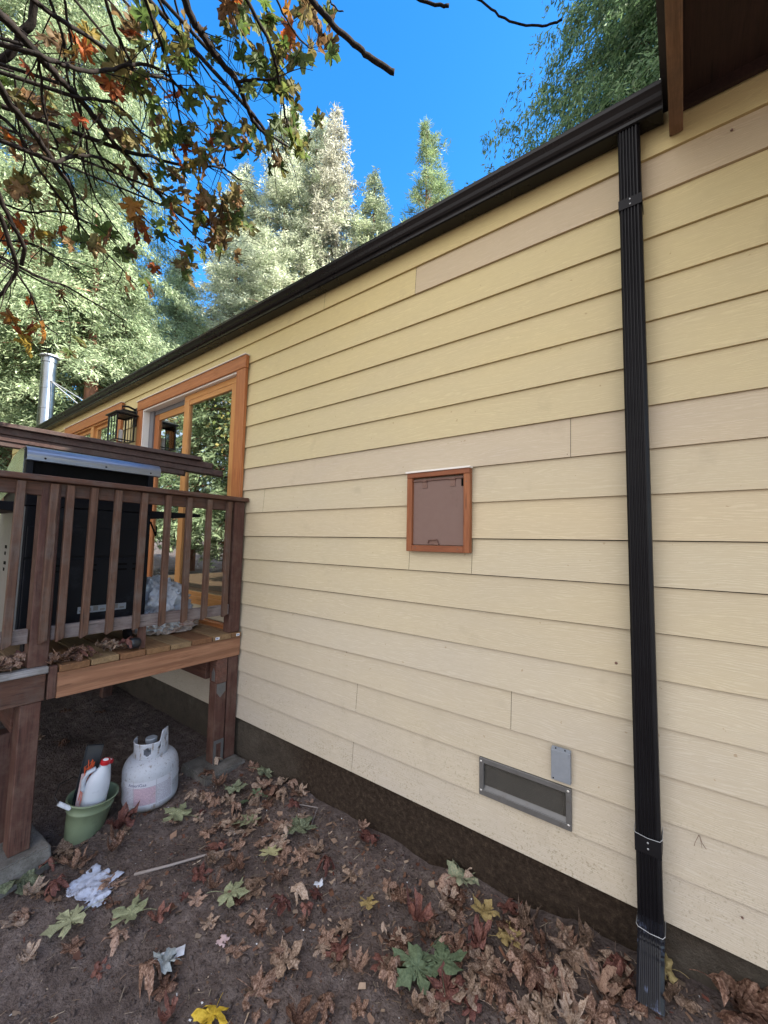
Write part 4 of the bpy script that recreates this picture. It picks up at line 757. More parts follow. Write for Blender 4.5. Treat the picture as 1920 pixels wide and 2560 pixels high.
# elbow at the foot kicking out from the wall
ring = ds_ring(); base = len
b = MB()
path = [(0.050, 0.0, 0.0), (0.012, 0.0, 0.0)]
_z, _y = -0.002, -0.001
for q in range(12):
    a_ = 0.66 * (q + 1) / 12
    path.append((_z, _y, a_)); _z -= 0.0075 * math.cos(a_); _y -= 0.0085 * math.sin(a_) * 1.3
path += [(_z - 0.045, _y - 0.036, 0.68), (_z - 0.085, _y - 0.070, 0.68)]
cy = (dsy0 + dsy1) / 2; cx = (dsx0 + dsx1) / 2
rr = []
for j, (z, dy, ang) in enumerate(path):
    row = []
    s = (1.06 if j % 3 == 0 else 1.02) if 1 < j < 14 else 1.03
    for (x, y) in ring:
        ly = (y - cy) * s
        row.append((cx + (x - cx) * s, cy + dy + ly * math.cos(ang), z - ly * math.sin(ang) * -1.0 * -1.0))
    rr.append(row)
for row in rr: b.v += row
n = len(ring)
for j in range(len(rr) - 1):
    for k in range(n):
        k2 = (k + 1) % n
        b.face((j * n + k, j * n + k2, (j + 1) * n + k2, (j + 1) * n + k))
b.build('downspout_elbow', M_SCUFF, ds)
for zc, h, name in ((2.800, 0.022, 'strap'), (0.300, 0.030, 'strap')):
    b = MB()
    tilt = 0.000
    o_ = 0.0025
    b.box(dsx0 - o_, dsx1 + o_, dsy0 - o_, dsy0 - 0.0005, zc - h, zc + h)
    b.box(dsx0 - o_, dsx0 - 0.0005, dsy0, 0.0, zc - h, zc + h); b.box(dsx1 + 0.0005, dsx1 + o_, dsy0, 0.0, zc - h, zc + h)
    b.build(name, M_BLKSP, ds, bev=0.001)
    b = MB()
    for dz in (-0.009, 0.012): b.lathe([(0.0035, 0), (0.0035, 0.0015), (0.002, 0.0025)], 8, Matrix.Translation((cx, dsy0 - o_, zc + dz)) @ Matrix.Rotation(R(90), 4, 'X'))
    b.build('screw', M_STEEL, ds)
for zc in (0.335, 0.012):
    b = MB()
    pts = [(dsx0 - 0.003, -0.012, zc + 0.006), (dsx0 - 0.004, dsy0, zc + 0.004), (dsx0 + 0.002, dsy0 - 0.005, zc), (cx, dsy0 - 0.005, zc - 0.006), (dsx1 - 0.002, dsy0 - 0.006, zc - 0.003), (dsx1 + 0.005, dsy0, zc + 0.004), (dsx1 + 0.004, -0.012, zc + 0.012)]
    b.tube(pts, 0.0012, 5); b.build('tie_wire', M_STEEL, ds)

# ------------------------------------------------ sliding patio door
def bx(*a): return MB().box(*a)


door = bx(-2.995, -2.868, -0.032, -0.0015, 0.70, 2.8075).build('patio_door', M_CEDAR, house, bev=0.003)   # right casing
obj_l = bx(-4.93, -4.812, -0.032, -0.0015, 0.70, 2.8075).build('casing', M_CEDAR, door, bev=0.003)
bx(-4.935, -2.863, -0.036, -0.0015, 2.8085, 2.915).build('head_casing', M_CEDARX, door, bev=0.003)
bx(-4.945, -2.855, -0.046, -0.0015, 2.9155, 2.921).build('head_flashing', M_WHITE, door)
b = MB(); b.box(-3.010, -2.9955, -0.020, 0.10, 0.80, 2.792); b.box(-4.8115, -4.795, -0.020, 0.10, 0.80, 2.792); b.box(-4.8115, -2.9955, -0.020, 0.10, 2.7925, 2.8070)
b.build('frame_edge', M_WHITE, door)
b = MB(); b.box(-4.7945, -4.70, 0.045, 0.12, 0.80, 2.792); b.box(-4.699, -3.9, 0.06, 0.12, 2.745, 2.792); b.box(-4.7945, -3.011, 0.055, 0.14, 0.782, 0.803)
b.build('track', M_JAMB, door)
# fixed panel (outer) and sliding panel (inner)
b = MB(); b.box(-3.945, -3.850, 0.010, 0.050, 0.868, 2.735); b.box(-3.120, -3.011, 0.010, 0.050, 0.868, 2.735)
p1 = b.build('fixed_panel', M_FIR, door, bev=0.003)
for q in ((-3.945, -3.011, 0.012, 0.050, 2.7355, 2.792), (-3.8495, -3.1205, 0.014, 0.050, 2.690, 2.735), (-3.945, -3.011, 0.005, 0.050, 0.80, 0.8675), (-3.8495, -3.1205, 0.014, 0.050, 0.868, 0.905)):
    bx(*q).build('panel_rail', M_FIRX, p1, bev=0.002)
bx(-3.852, -3.118, 0.030, 0.036, 0.90, 2.694).build('glass_pane', M_GLASS, p1)
b = MB(); b.box(-4.699, -4.600, 0.062, 0.100, 0.83, 2.744); b.box(-3.99, -3.90, 0.062, 0.100, 0.83, 2.744)
p2 = b.build('sliding_panel', M_CEDAR, door, bev=0.003)
for q in ((-4.5995, -3.9905, 0.064, 0.100, 2.675, 2.744), (-4.5995, -3.9905, 0.064, 0.100, 0.83, 0.93)): bx(*q).build('panel_rail', M_FIRX, p2, bev=0.002)
bx(-4.602, -3.988, 0.078, 0.084, 0.925, 2.68).build('glass_pane', M_GLASS, p2)
bx(-4.93, -2.868, -0.05, -0.0015, 0.66, 0.699).build('sill', M_CEDARX, door, bev=0.003)
# room behind the glass
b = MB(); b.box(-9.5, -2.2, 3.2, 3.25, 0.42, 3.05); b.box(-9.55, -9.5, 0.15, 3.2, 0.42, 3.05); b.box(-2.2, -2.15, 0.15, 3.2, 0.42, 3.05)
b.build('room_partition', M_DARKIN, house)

# ------------------------------------------------ far window
wz0, wz1 = 1.95, 2.97
win = bx(-7.52, -5.395, -0.034, -0.0015, 2.885, 3.008).build('window', M_CEDARX, house, bev=0.003)
bx(-7.53, -5.385, -0.044, -0.0015, 3.0085, 3.014).build('head_flashing', M_WHITE, win)
b = MB(); b.box(-5.50, -5.40, -0.030, -0.0015, 1.85, 2.8845); b.box(-7.51, -7.42, -0.030, -0.0015, 1.85, 2.8845); b.build('casing', M_CEDAR, win, bev=0.003)
bx(-7.52, -5.39, -0.045, -0.0015, 1.80, 1.8495).build('sill', M_CEDARX, win, bev=0.003)
b = MB(); b.box(-5.52, -5.5005, -0.015, 0.09, 1.86, 2.884); b.box(-7.4195, -7.40, -0.015, 0.09, 1.86, 2.884); b.box(-7.3995, -5.5205, -0.015, 0.09, 2.866, 2.884)
b.box(-6.462, -6.365, -0.012, 0.06, 1.86, 2.8655); b.build('window_frame', M_FIR, win, bev=0.002)
for xa, xb in ((-7.399, -6.463), (-6.364, -5.521)):
    b = MB(); b.box(xa, xa + 0.05, 0.02, 0.055, 1.90, 2.82); b.box(xb - 0.05, xb, 0.02, 0.055, 1.90, 2.82); b.box(xa, xb, 0.02, 0.055, 2.8205, 2.865); b.box(xa, xb, 0.02, 0.055, 1.861, 1.8995)
    s_ = b.build('sash', M_FIR, win, bev=0.002)
    bx(xa + 0.049, xb - 0.049, 0.036, 0.040, 1.899, 2.821).build('glass_pane', M_GLASS, s_)

# ------------------------------------------------ pet door hatch
px0, px1, pz0, pz1 = -1.246, -0.866, 1.339, 1.779
cw = 0.034
pet = bx(px0 + cw, px1 - cw - 0.001, -0.018, -0.004, pz0 + 0.036, pz1 - 0.040).build('pet_door', M_FLAP, house, bev=0.002)
pet['label'] = 'brown metal flap in a small cedar frame high on the wall'
for xa, xb in ((px0, px0 + cw), (px1 - cw, px1)):
    bx(xa, xb, -0.034, -0.0015, pz0, pz1 - 0.0335).build('frame_side', M_PETW, pet, bev=0.002)
bx(px0, px1, -0.036, -0.0015, pz1 - 0.033, pz1 - 0.0055).build('frame_top', M_PETX, pet, bev=0.002)
bx(px0 + cw + 0.0008, px1 - cw - 0.0008, -0.033, -0.0015, pz0, pz0 + 0.034).build('frame_bottom', M_PETX, pet, bev=0.002)
bx(px0 - 0.006, px1 + 0.004, -0.042, -0.0015, pz1 - 0.005, pz1 + 0.004).build('top_flashing', M_WHITE, pet)
b = MB(); b.tube([(px0 + cw + 0.004, -0.022, pz1 - 0.052), (px1 - cw - 0.004, -0.022, pz1 - 0.050)], 0.0042, 8)
b.build('hinge_rod', M_HINGE, pet)
for hx in (px0 + 0.095, px1 - 0.115):
    b = MB(); b.box(hx, hx + 0.028, -0.023, -0.0185, pz1 - 0.092, pz1 - 0.058); b.tube([(hx - 0.002, -0.023, pz1 - 0.054), (hx + 0.030, -0.023, pz1 - 0.054)], 0.0068, 10)
    b.lathe([(0.004, 0), (0.004, 0.002)], 8, Matrix.Translation((hx + 0.014, -0.023, pz1 - 0.078)) @ Matrix.Rotation(R(90), 4, 'X'))
    b.build('hinge', M_HINGE, pet)
b = MB(); lx = px0 + 0.165
b.box(lx - 0.028, lx + 0.030, -0.0215, -0.0185, pz0 + 0.040, pz0 + 0.062)
b.tube([(lx - 0.030, -0.026, pz0 + 0.046), (lx - 0.024, -0.028, pz0 + 0.062), (lx + 0.026, -0.028, pz0 + 0.066), (lx + 0.030, -0.026, pz0 + 0.050)], 0.0036, 6)
b.box(lx + 0.012, lx + 0.036, -0.030, -0.019, pz0 + 0.038, pz0 + 0.046)
b.build('latch', M_HINGE, pet)
b = MB()
for (x, z) in ((px0 + 0.06, pz0 + 0.020), (px1 - 0.065, pz0 + 0.018), (px1 - 0.018, pz1 - 0.075)): b.lathe([(0.004, 0), (0.0035, 0.001)], 8, Matrix.Translation((x, -0.034, z)) @ Matrix.Rotation(R(90), 4, 'X'))
b.build('screw', M_HINGE, pet)
bx(px1 - cw - 0.018, px1 - cw - 0.001, -0.0205, -0.0185, pz1 - 0.095, pz1 - 0.056).build('corner_plate', M_SLOT, pet)

for (x, z, r_) in ((-0.237, 0.914, 0.007), (0.235, 1.10, 0.006), (0.19, 2.98, 0.005), (-0.41, 1.795, 0.003), (-2.2, 1.62, 0.003), (-1.7, 0.70, 0.003), (0.12, 0.14, 0.004)):
    b = MB(); b.lathe([(r_, 0), (r_ * .7, 0.004), (r_ * .2, 0.005)], 7, Matrix.Translation((x, 0.004, z)) @ Matrix.Rotation(R(90), 4, 'X')); b.build('rusty_nail', M_HINGE, house)
b = MB(); b.tube([(0.011, -0.002, 0.362), (0.000, -0.003, 0.335), (-0.004, -0.002, 0.318)], 0.0009, 4); b.tube([(0.011, -0.002, 0.362), (0.019, -0.003, 0.338), (0.030, -0.002, 0.322)], 0.0009, 4); b.tube([(0.015, -0.002, 0.348), (0.018, -0.002, 0.320)], 0.0007, 4)
b.build('pine_needles', M_HINGE, house)

# ------------------------------------------------ foundation vent
vx0, vx1, vz0, vz1 = -0.822, -0.412, 0.205, 0.365
fw = 0.022
vent = MB()
for q in ((vx0, vx1, -0.010, 0.004, vz1 - fw, vz1), (vx0, vx1, -0.010, 0.004, vz0 - 0.010, vz0 + fw - 0.006), (vx0, vx0 + fw, -0.009, 0.004, vz0 + fw - 0.0055, vz1 - fw - 0.0005), (vx1 - fw, vx1, -0.009, 0.004, vz0 + fw - 0.0055, vz1 - fw - 0.0005)):
    vent.box(*q)
vent = vent.build('foundation_vent', M_VENTF, house, bev=0.0015)
b = MB(); b.box(vx0 + 0.004, vx1 - 0.004, 0.030, 0.032, vz0, vz1 - 0.004); b.build('vent_back', M_SLOT, vent)
b = MB(); b.quad((vx0 + fw - .002, -0.006, vz0 + fw - .007), (vx1 - fw + .002, -0.006, vz0 + fw - .007), (vx1 - fw + .002, 0.010, vz0 + fw + .010), (vx0 + fw - .002, 0.010, vz0 + fw + .010)); b.build('inner_flange', M_VENTF, vent)
b = MB(); xa, xb, za, zb_ = vx0 + .01, vx1 - .01, vz0 + .004, vz1 - .012
n_ = 120
for i in range(n_):
    x = xa + (xb - xa) * i / (n_ - 1); b.quad((x - .0004, 0.0075, za), (x + .0004, 0.0075, za), (x + .0004, 0.0075, zb_), (x - .0004, 0.0075, zb_))
for i in range(46):
    z = za + (zb_ - za) * i / 45; b.quad((xa, 0.0080, z - .0004), (xb, 0.0080, z - .0004), (xb, 0.0080, z + .0004), (xa, 0.0080, z + .0004))
b.build('wire_screen', M_SCREEN, vent)
b = MB()
for (x, z) in ((vx0 + 0.010, vz1 - 0.016), (vx0 + 0.010, vz0 + 0.012), (vx1 - 0.012, vz1 - 0.012), (vx1 - 0.012, vz0 + 0.012)):
    b.lathe([(0.0055, 0), (0.005, 0.0018), (0.003, 0.0028)], 10, Matrix.Translation((x, -0.010, z)) @ Matrix.Rotation(R(90), 4, 'X'))
b.build('screw', M_SCREW, vent)

# ------------------------------------------------ stove pipe
pc = Vector((-9.45, 0.14, 0))
b = MB(); MP = Matrix.Translation((pc.x, pc.y, 0))
prf = [(0.115, 3.20), (0.115, 3.72), (0.118, 3.725), (0.118, 3.745), (0.115, 3.75), (0.115, 4.10), (0.118, 4.105), (0.118, 4.125), (0.115, 4.13), (0.115, 4.60), (0.128, 4.605), (0.128, 4.675), (0.11, 4.69), (0.11, 4.72)]
b.lathe(prf, 32, MP)
pipe = b.build('stove_pipe', M_PIPE, house, smooth=False)
b = MB(); b.lathe([(0.150, 4.715), (0.152, 4.722), (0.145, 4.742), (0.09, 4.765), (0.02, 4.775)], 32, MP); b.build('cap', M_STEEL, pipe)
for e in ((-7.9, 0.75, 3.42), (-8.75, 0.9, 3.45)):
    b = MB(); b.tube([(pc.x + 0.09, pc.y, 4.27), e], 0.009, 6); b.build('brace', M_STEEL, pipe)

# ------------------------------------------------ wall lantern beside the door
lx, ly, lz = -4.90, -0.165, 0.0
lan = thing('wall_lantern', (-5.02, 0, 2.70), 'black square glass lantern bracketed to the siding left of the patio door', 'lantern')
bx(-5.075, -4.975, -0.022, -0.001, 2.655, 2.865).build('backplate', M_IRON, lan, bev=0.004)
lcx, lcy = -5.03, -0.150
hx_, hy_ = 0.118, 0.085
b = MB(); b.tube([(-5.025, -0.02, 2.845), (-5.025, -0.09, 2.865), (-5.03, lcy, 2.855), (-5.03, lcy, 2.80)], 0.012, 8); b.box(-5.037, -5.013, -0.15, -0.02, 2.80, 2.825)
b.build('arm', M_IRON, lan)
b = MB(); hw, hv_ = hx_ + 0.03, hy_ + 0.03
b.v += [(lcx - hw, lcy - hv_, 2.742), (lcx + hw, lcy - hv_, 2.742), (lcx + hw, lcy + hv_, 2.742), (lcx - hw, lcy + hv_, 2.742), (lcx - hw, lcy - hv_, 2.751), (lcx + hw, lcy - hv_, 2.751), (lcx + hw, lcy + hv_, 2.751), (lcx - hw, lcy + hv_, 2.751),
        (lcx - 0.04, lcy - 0.03, 2.80), (lcx + 0.04, lcy - 0.03, 2.80), (lcx + 0.04, lcy + 0.03, 2.80), (lcx - 0.04, lcy + 0.03, 2.80)]
for q in ((3, 2, 1, 0), (8, 9, 10, 11), (0, 1, 5, 4), (1, 2, 6, 5), (2, 3, 7, 6), (3, 0, 4, 7), (4, 5, 9, 8), (5, 6, 10, 9), (6, 7, 11, 10), (7, 4, 8, 11)): b.face(q)
b.build('hood', M_IRON, lan)
b = MB()
for sx in (-1, 1):
    for sy in (-1, 1): b.box(lcx + sx * hx_ - 0.007, lcx + sx * hx_ + 0.007, lcy + sy * hy_ - 0.007, lcy + sy * hy_ + 0.007, 2.45, 2.7415)
for z in (2.445, 2.728):
    for sgn in (-1, 1):
        b.box(lcx - hx_ - 0.008, lcx + hx_ + 0.008, lcy + sgn * hy_ - 0.008, lcy + sgn * hy_ + 0.008, z, z + 0.013)
        b.box(lcx + sgn * hx_ - 0.0075, lcx + sgn * hx_ + 0.0075, lcy - hy_, lcy + hy_, z + 0.0005, z + 0.0125)
for sgn in (-1, 1):
    b.box(lcx - 0.044, lcx - 0.036, lcy + sgn * hy_ - 0.003, lcy + sgn * hy_ + 0.003, 2.458, 2.728); b.box(lcx + 0.036, lcx + 0.044, lcy + sgn * hy_ - 0.003, lcy + sgn * hy_ + 0.003, 2.458, 2.728)
b.box(lcx - 0.02, lcx + 0.02, lcy - hy_, lcy + hy_, 2.446, 2.452)
b.build('cage', M_IRON, lan)
bx(lcx - hx_, lcx + hx_, lcy - hy_ + 0.001, lcy - hy_ + 0.003, 2.458, 2.728).build('glass_pane', M_GLASS, lan)
b = MB(); b.lathe([(0.022, 2.452), (0.022, 2.58), (0.014, 2.585)], 14, Matrix.Translation((lcx, lcy, 0))); b.build('candle_tube', M_WHITE, lan)

# ------------------------------------------------ small metal cover above the vent
ub = thing('utility_box', (-0.448, 0, 0.385), 'small grey blue metal cover screwed to the siding above the vent', 'utility box')
b = MB(); ux0, ux1, uz0, uz1 = -0.4885, -0.411, 0.387, 0.520
b.extrude([(ux0, uz0), (ux1, uz0), (ux1, uz1), (ux0, uz1)], 'y', -0.022, -0.001)
for i, v in enumerate(b.v):
    if v[1] < -0.01 and v[2] > 0.5: b.v[i] = (v[0], v[1], v[2] - 0.010)
b.build('cover', M_BOXG, ub, bev=0.0015)
b = MB()
for (x, z, y) in ((ux0 + 0.018, uz1 - 0.004, -0.013), (ux1 - 0.022, uz1 - 0.004, -0.013), (ux0 + 0.009, uz0 + 0.008, -0.022)):
    b.lathe([(0.003, 0), (0.003, 0.0015)], 8, Matrix.Translation((x, y, z)) @ Matrix.Rotation(R(90), 4, 'X'))
b.build('screw', M_SLOT, ub)

# ================================================================== DECK
XD = -2.81
deck = thing('wooden_deck', (XD - 1, -0.9, -0.3), 'raised wooden deck with a brown slatted railing against the house wall', 'deck')
dr = random.Random(7)
# new boards, ends flush over the fascia
b = MB()
ys = [-1.150, -1.001, -0.850, -0.700, -0.547, -0.400, -0.243, -0.095, -0.004]
tn = [(0.85, 0.62, 0.50), (1.15, 1.1, 1.0), (0.92, 0.66, 0.55), (1.0, 0.80, 0.66), (1.1, 1.05, 0.95), (0.85, 0.60, 0.5), (1.05, 0.95, 0.85), (0.95, 0.75, 0.62)]
for i in range(8):
    b.cur = tn[i]; dz = dr.uniform(-.003, .002)
    b.box(-8.0, XD + 0.018 + dr.uniform(-.004, .004), ys[i] + 0.003, ys[i + 1] - 0.003, 0.632 + dz, 0.668 + dz)
b.build('new_decking', M_NEWX, deck, bev=0.004)
# older part
b = MB()
y = -1.156
while y > -3.0:
    b.cur = (0.55, 0.5, 0.5); b.box(-8.0, XD - 0.045, y - 0.137, y - 0.002, 0.634, 0.668); y -= 0.143
b.build('old_decking', M_NEWX, deck, bev=0.003)
b = MB(); b.box(XD - 0.042, XD + 0.016, -3.0, -1.195, 0.639, 0.674); b.build('edge_board', M_GREYB, deck, bev=0.004)
b = MB(); b.box(XD - 0.036, XD + 0.004, -3.0, -1.203, 0.494, 0.6385); b.build('old_fascia', M_OLDY, deck, bev=0.003)
b = MB(); b.box(XD - 0.045, XD + 0.008, -1.194, -1.1535, 0.494, 0.668); b.build('end_block', M_POST, deck, bev=0.004)
b = MB(); b.box(XD - 0.036, XD + 0.004, -1.1525, -0.006, 0.488, 0.6285); b.build('fascia', M_NEWY, deck, bev=0.003)
b = MB()
for x in (-4.2, -5.4, -6.6, -7.9): b.box(x - 0.04, x, -3.0, -0.02, 0.49, 0.6265)
b.build('joist', M_OLDY, deck)
b = MB(); b.box(-7.9, XD - 0.16, -0.185, -0.105, 0.31, 0.485); b.build('beam', M_OLDX, deck, bev=0.003)
b = MB(); b.box(-7.9, XD - 0.16, -1.30, -1.22, 0.31, 0.485); b.build('beam', M_OLDX, deck, bev=0.003)
# legs
PADZ = -0.262
def leg(x0, x1, y0, y1, z0, z1, m=M_POST): return MB().box(x0, x1, y0, y1, z0, z1).build('leg', m, deck, bev=0.004)
leg(XD - 0.092, XD - 0.003, -0.190, -0.103, PADZ, 0.309)
bx(XD - 0.092, XD - 0.003, -0.190, -0.103, 0.3095, 0.486).build('leg_block', M_OLDX, deck, bev=0.003)
leg(XD - 0.092, XD - 0.006, -0.093, -0.008, PADZ, 0.486)
leg(XD - 0.11, XD - 0.001, -1.300, -1.212, PADZ, 0.4925)
leg(XD - 0.26, XD - 0.17, -1.345, -1.26, PADZ - 0.1, 0.309)
for x in (-5.0, -6.9):
    leg(x, x + 0.09, -1.30, -1.21, -0.45, 0.309); leg(x, x + 0.09, -0.19, -0.10, -0.45, 0.309)
# metal brackets on the right leg
b = MB(); X = XD - 0.0028
b.extrude([(-0.182, 0.245), (-0.152, 0.205), (-0.112, 0.245), (-0.112, 0.307), (-0.182, 0.307)], 'x', X, X + 0.0022)
b.extrude([(XD - 0.062, 0.325), (XD - 0.020, 0.325), (XD - 0.020, 0.385), (XD - 0.041, 0.420), (XD - 0.062, 0.385)], 'y', -0.1925, -0.1903)
b.build('bracket', M_VENTF, deck)
b = MB(); b.box(X, X + 0.0022, -0.186, -0.166, PADZ, -0.10); b.box(X, X + 0.0022, -0.127, -0.107, PADZ, -0.10); b.box(X, X + 0.0022, -0.1655, -0.1275, -0.125, -0.10)
b.build('bracket', M_VENTF, deck)
# railing
bx(XD - 0.105, XD + 0.035, -3.0, -0.002, 1.682, 1.714).build('handrail', M_OLDY, deck, bev=0.004)
bx(XD - 0.050, XD - 0.014, -3.0, -0.106, 1.606, 1.6815).build('top_rail', M_OLDY, deck, bev=0.003)
bx(XD - 0.050, XD - 0.014, -1.192, -0.106, 0.808, 0.884).build('bottom_rail', M_GREYR, deck, bev=0.003)
bx(XD - 0.050, XD - 0.014, -3.0, -1.290, 0.808, 0.884).build('bottom_rail', M_GREYR, deck, bev=0.003)
bx(XD - 0.085, XD - 0.004, -0.105, -0.012, 0.669, 1.6815).build('post', M_POST, deck, bev=0.004)
bx(XD - 0.100, XD - 0.012, -1.282, -1.194, 0.6745, 1.6815).build('post', M_POST, deck, bev=0.004)
bx(XD - 0.062, XD - 0.030, -0.73, -0.69, 0.669, 0.8075).build('rail_block', M_POST, deck)
BY = [-0.158, -0.318, -0.465, -0.612, -0.766, -0.916, -1.044, -1.158, -1.232, -1.376, -1.530, -1.685]
b0 = MB(); b0.extrude([(-0.0185, -0.440), (0.0185, -0.420), (0.0185, 0.436), (-0.0185, 0.436)], 'x', -0.0135, 0.0195)
bal = b0.build('baluster', M_OLDZ, None, bev=0.003)
for i, y in enumerate(BY):
    o = bal if i == 0 else bal.copy()
    if i: COL.objects.link(o)
    o.parent = deck; o.matrix_parent_inverse = Matrix.Translation(deck['_base']).inverted()
    o.location = (XD + 0.0005, y, 1.238)
    o.rotation_euler = (dr.uniform(-.006, .006), 0, dr.uniform(-.02, .02))
# price stickers on the new board ends
b = MB(); b.box(XD + 0.0215, XD + 0.0230, -0.055, -0.028, 0.641, 0.660); b.box(XD + 0.0215, XD + 0.0230, -0.226, -0.196, 0.641, 0.658)
st = b.build('sticker', M_TAG, deck)
b = MB()
for y0 in (-0.055, -0.226):
    for k in range(4): b.box(XD + 0.0231, XD + 0.0234, y0 + 0.004 + k * 0.005, y0 + 0.0075 + k * 0.005, 0.645 + 0.001 * (k % 2), 0.6555)
b.build('sticker_print', M_TAGB, st)

# concrete pads under the legs
def pad(name, x0, x1, y0, y1, zt, zb, label, rz=0):
    t = thing(name, ((x0 + x1) / 2, (y0 + y1) / 2, zb), label, 'pier block')
    bm = bmesh.new(); bmesh.ops.create_cube(bm, size=1)
    for v in bm.verts:
        k = 1.0 if v.co.z < 0 else 0.90
        v.co = Vector((v.co.x * (x1 - x0) * k, v.co.y * (y1 - y0) * k, v.co.z * (zt - zb)))
    bmesh.ops.bevel(bm, geom=list(bm.edges), offset=0.008, segments=2, affect='EDGES')
    bmesh.ops.subdivide_edges(bm, edges=list(bm.edges), cuts=4, use_grid_fill=True)
    for v in bm.verts: v.co += Vector((noise.noise(v.co * 18), noise.noise(v.co * 18 + Vector((9, 0, 0))), noise.noise(v.co * 18 + Vector((0, 9, 0))) * 0.3)) * 0.004
    M = Matrix.Translation(((x0 + x1) / 2, (y0 + y1) / 2, (zt + zb) / 2)) @ Matrix.Rotation(rz, 4, 'Z')
    bm.transform(M)
    me = bpy.data.meshes.new('block'); bm.to_mesh(me); bm.free()
    obj('block', me, M_CONC, t)
pad('concrete_pier', -3.10, -2.735, -1.50, -1.125, PADZ - 0.001, -0.52, 'concrete pier block under the outer deck leg, behind the green leaf', 0.06)
pad('concrete_pier', -3.02, -2.665, -0.335, 0.02, PADZ - 0.001, -0.45, 'concrete pier block under the bracketed deck leg by the wall', 0.03)

# ------------------------------------------------ long weathered plank beam behind the grill
E0 = Vector((-3.06, -0.055, 1.900)); E1 = Vector((-4.05, -1.55, 2.082))
d = (E1 - E0); L = d.length; d.normalize(); side = Vector((0, 0, 1)).cross(d).normalized(); up = d.cross(side)
MM = Matrix((d, side, up)).transposed().to_4x4(); MM.translation = E0
beam = thing('plank_shelf', (E1.x, E1.y, 0.668), 'long dark weathered plank rail slanting behind the grill, in front of the door glass', 'plank rail')
def pb(name, x0, x1, y0, y1, z0, z1, m=M_DARKB, p=beam): return MB().box(x0, x1, y0, y1, z0, z1, MM).build(name, m, p, bev=0.003)
pb('cap_board', 0.19, L + 0.5, -0.09, 0.085, 0.092, 0.122)
pb('plank', 0.10, L + 0.5, -0.055, 0.045, 0.045, 0.0915)
pb('plank', 0.02, L + 0.5, -0.075, 0.030, 0.000, 0.0445)
pb('plank', 0.30, 1.10, -0.050, 0.020, -0.040, -0.0005); pb('plank', 1.30, L + 0.5, -0.050, 0.020, -0.036, -0.0005)
b = MB(); P = E0 + d * (L + 0.1); b.box(P.x - 0.04, P.x + 0.04, P.y - 0.04, P.y + 0.04, 0.668, P.z - 0.03)
P = E0 + d * 1.05; b.box(P.x - 0.04, P.x + 0.04, P.y - 0.04, P.y + 0.04, 0.668, P.z - 0.045); b.build('support_post', M_OLDZ, beam)

# ------------------------------------------------ grill seen from the back
gr = thing('gas_grill', (-3.4, -0.95, 0.668), 'black gas grill with a stainless hood standing behind the deck railing', 'grill')
gx0, gx1, gy0, gy1 = -3.66, -3.10, -1.305, -0.595
b = MB(); b.box(gx0 + 0.05, gx1, gy0 + 0.02, gy1, 0.76, 1.56); b.build('cabinet', M_GRILL, gr, bev=0.004)
b = MB(); b.box(gx1 + 0.0005, gx1 + 0.012, gy0 + 0.03, gy1 - 0.01, 0.80, 1.24); b.box(gx1 + 0.0005, gx1 + 0.010, gy0 + 0.03, gy1 - 0.01, 1.255, 1.44); b.build('back_panel', M_GRILL, gr, bev=0.003)
b = MB()
for yy in (-1.16, -0.98, -0.80, -0.70):
    for zz in (1.195, 1.160): b.box(gx1 + 0.0125, gx1 + 0.0135, yy, yy + 0.065, zz, zz + 0.012)
b.build('vent_slot', M_SLOT, gr)
b = MB(); b.box(gx1 + 0.0125, gx1 + 0.0140, -1.00, -0.725, 0.895, 0.937); lb = b.build('rating_plate', M_BOXG, gr)
b = MB()
for k in range(7): b.box(gx1 + 0.0141, gx1 + 0.0144, -0.992 + k * 0.038, -0.965 + k * 0.038, 0.905, 0.905 + 0.02 * (0.5 + 0.5 * ((k * 7) % 3)))
b.build('plate_print', M_VENTF, lb)
# firebox and barrel hood
b = MB(); b.box(gx0, gx1 + 0.004, gy0 + 0.012, gy1 + 0.006, 1.561, 1.72); b.build('firebox', M_GRILL, gr, bev=0.004)
hood = []
for k in range(13):
    t = k / 12 * math.pi / 2
    hood.append((gx1 - 0.04 - 0.50 * math.sin(t) * 1.12, 1.62 + 0.30 * math.cos(t)))
poly = [(gx1 - 0.04, 1.7205), (gx1 - 0.04, 1.92)] + hood[1:] + [(hood[-1][0], 1.60)]
b = MB(); b.extrude([(p[0], p[1]) for p in [(gx1 - 0.055, 1.721), (gx1 - 0.055, 1.915)] + hood[1:] + [(hood[-1][0], 1.721 - 0.11)]], 'y', gy0 - 0.001, gy1)
b.build('hood', M_CHROME, gr, smooth=False)
b = MB(); b.box(gx1 - 0.06, gx1 - 0.02, gy0 + 0.03, gy1 - 0.02, 1.7205, 1.86); b.build('hood_back', M_SLOT, gr)
b = MB(); b.box(gx1 - 0.05, gx1 - 0.003, gy0 + 0.002, gy0 + 0.034, 1.7205, 1.83); b.build('hinge_bracket', M_GRILL, gr); b = MB(); b.box(gx1 - 0.05, gx1 - 0.003, gy1 - 0.030, gy1 + 0.004, 1.7205, 1.83); b.build('hinge_bracket', M_GRILL, gr)
lip = []
for k in range(9):
    t = R(100) * k / 8
    lip.append((gx1 - 0.045 + 0.060 * math.sin(t), 1.862 + 0.058 * math.cos(t)))
lip2 = [(p[0] - 0.004, p[1] - 0.003) for p in reversed(lip)]
b = MB(); b.extrude(lip + [(gx1 + 0.015, 1.833), (gx1 + 0.002, 1.828)] + [(gx1 + 0.002, 1.834)] + lip2, 'y', gy0 + 0.0, gy1 + 0.045)
b.build('rear_lip', M_LIDST, gr)
b = MB()
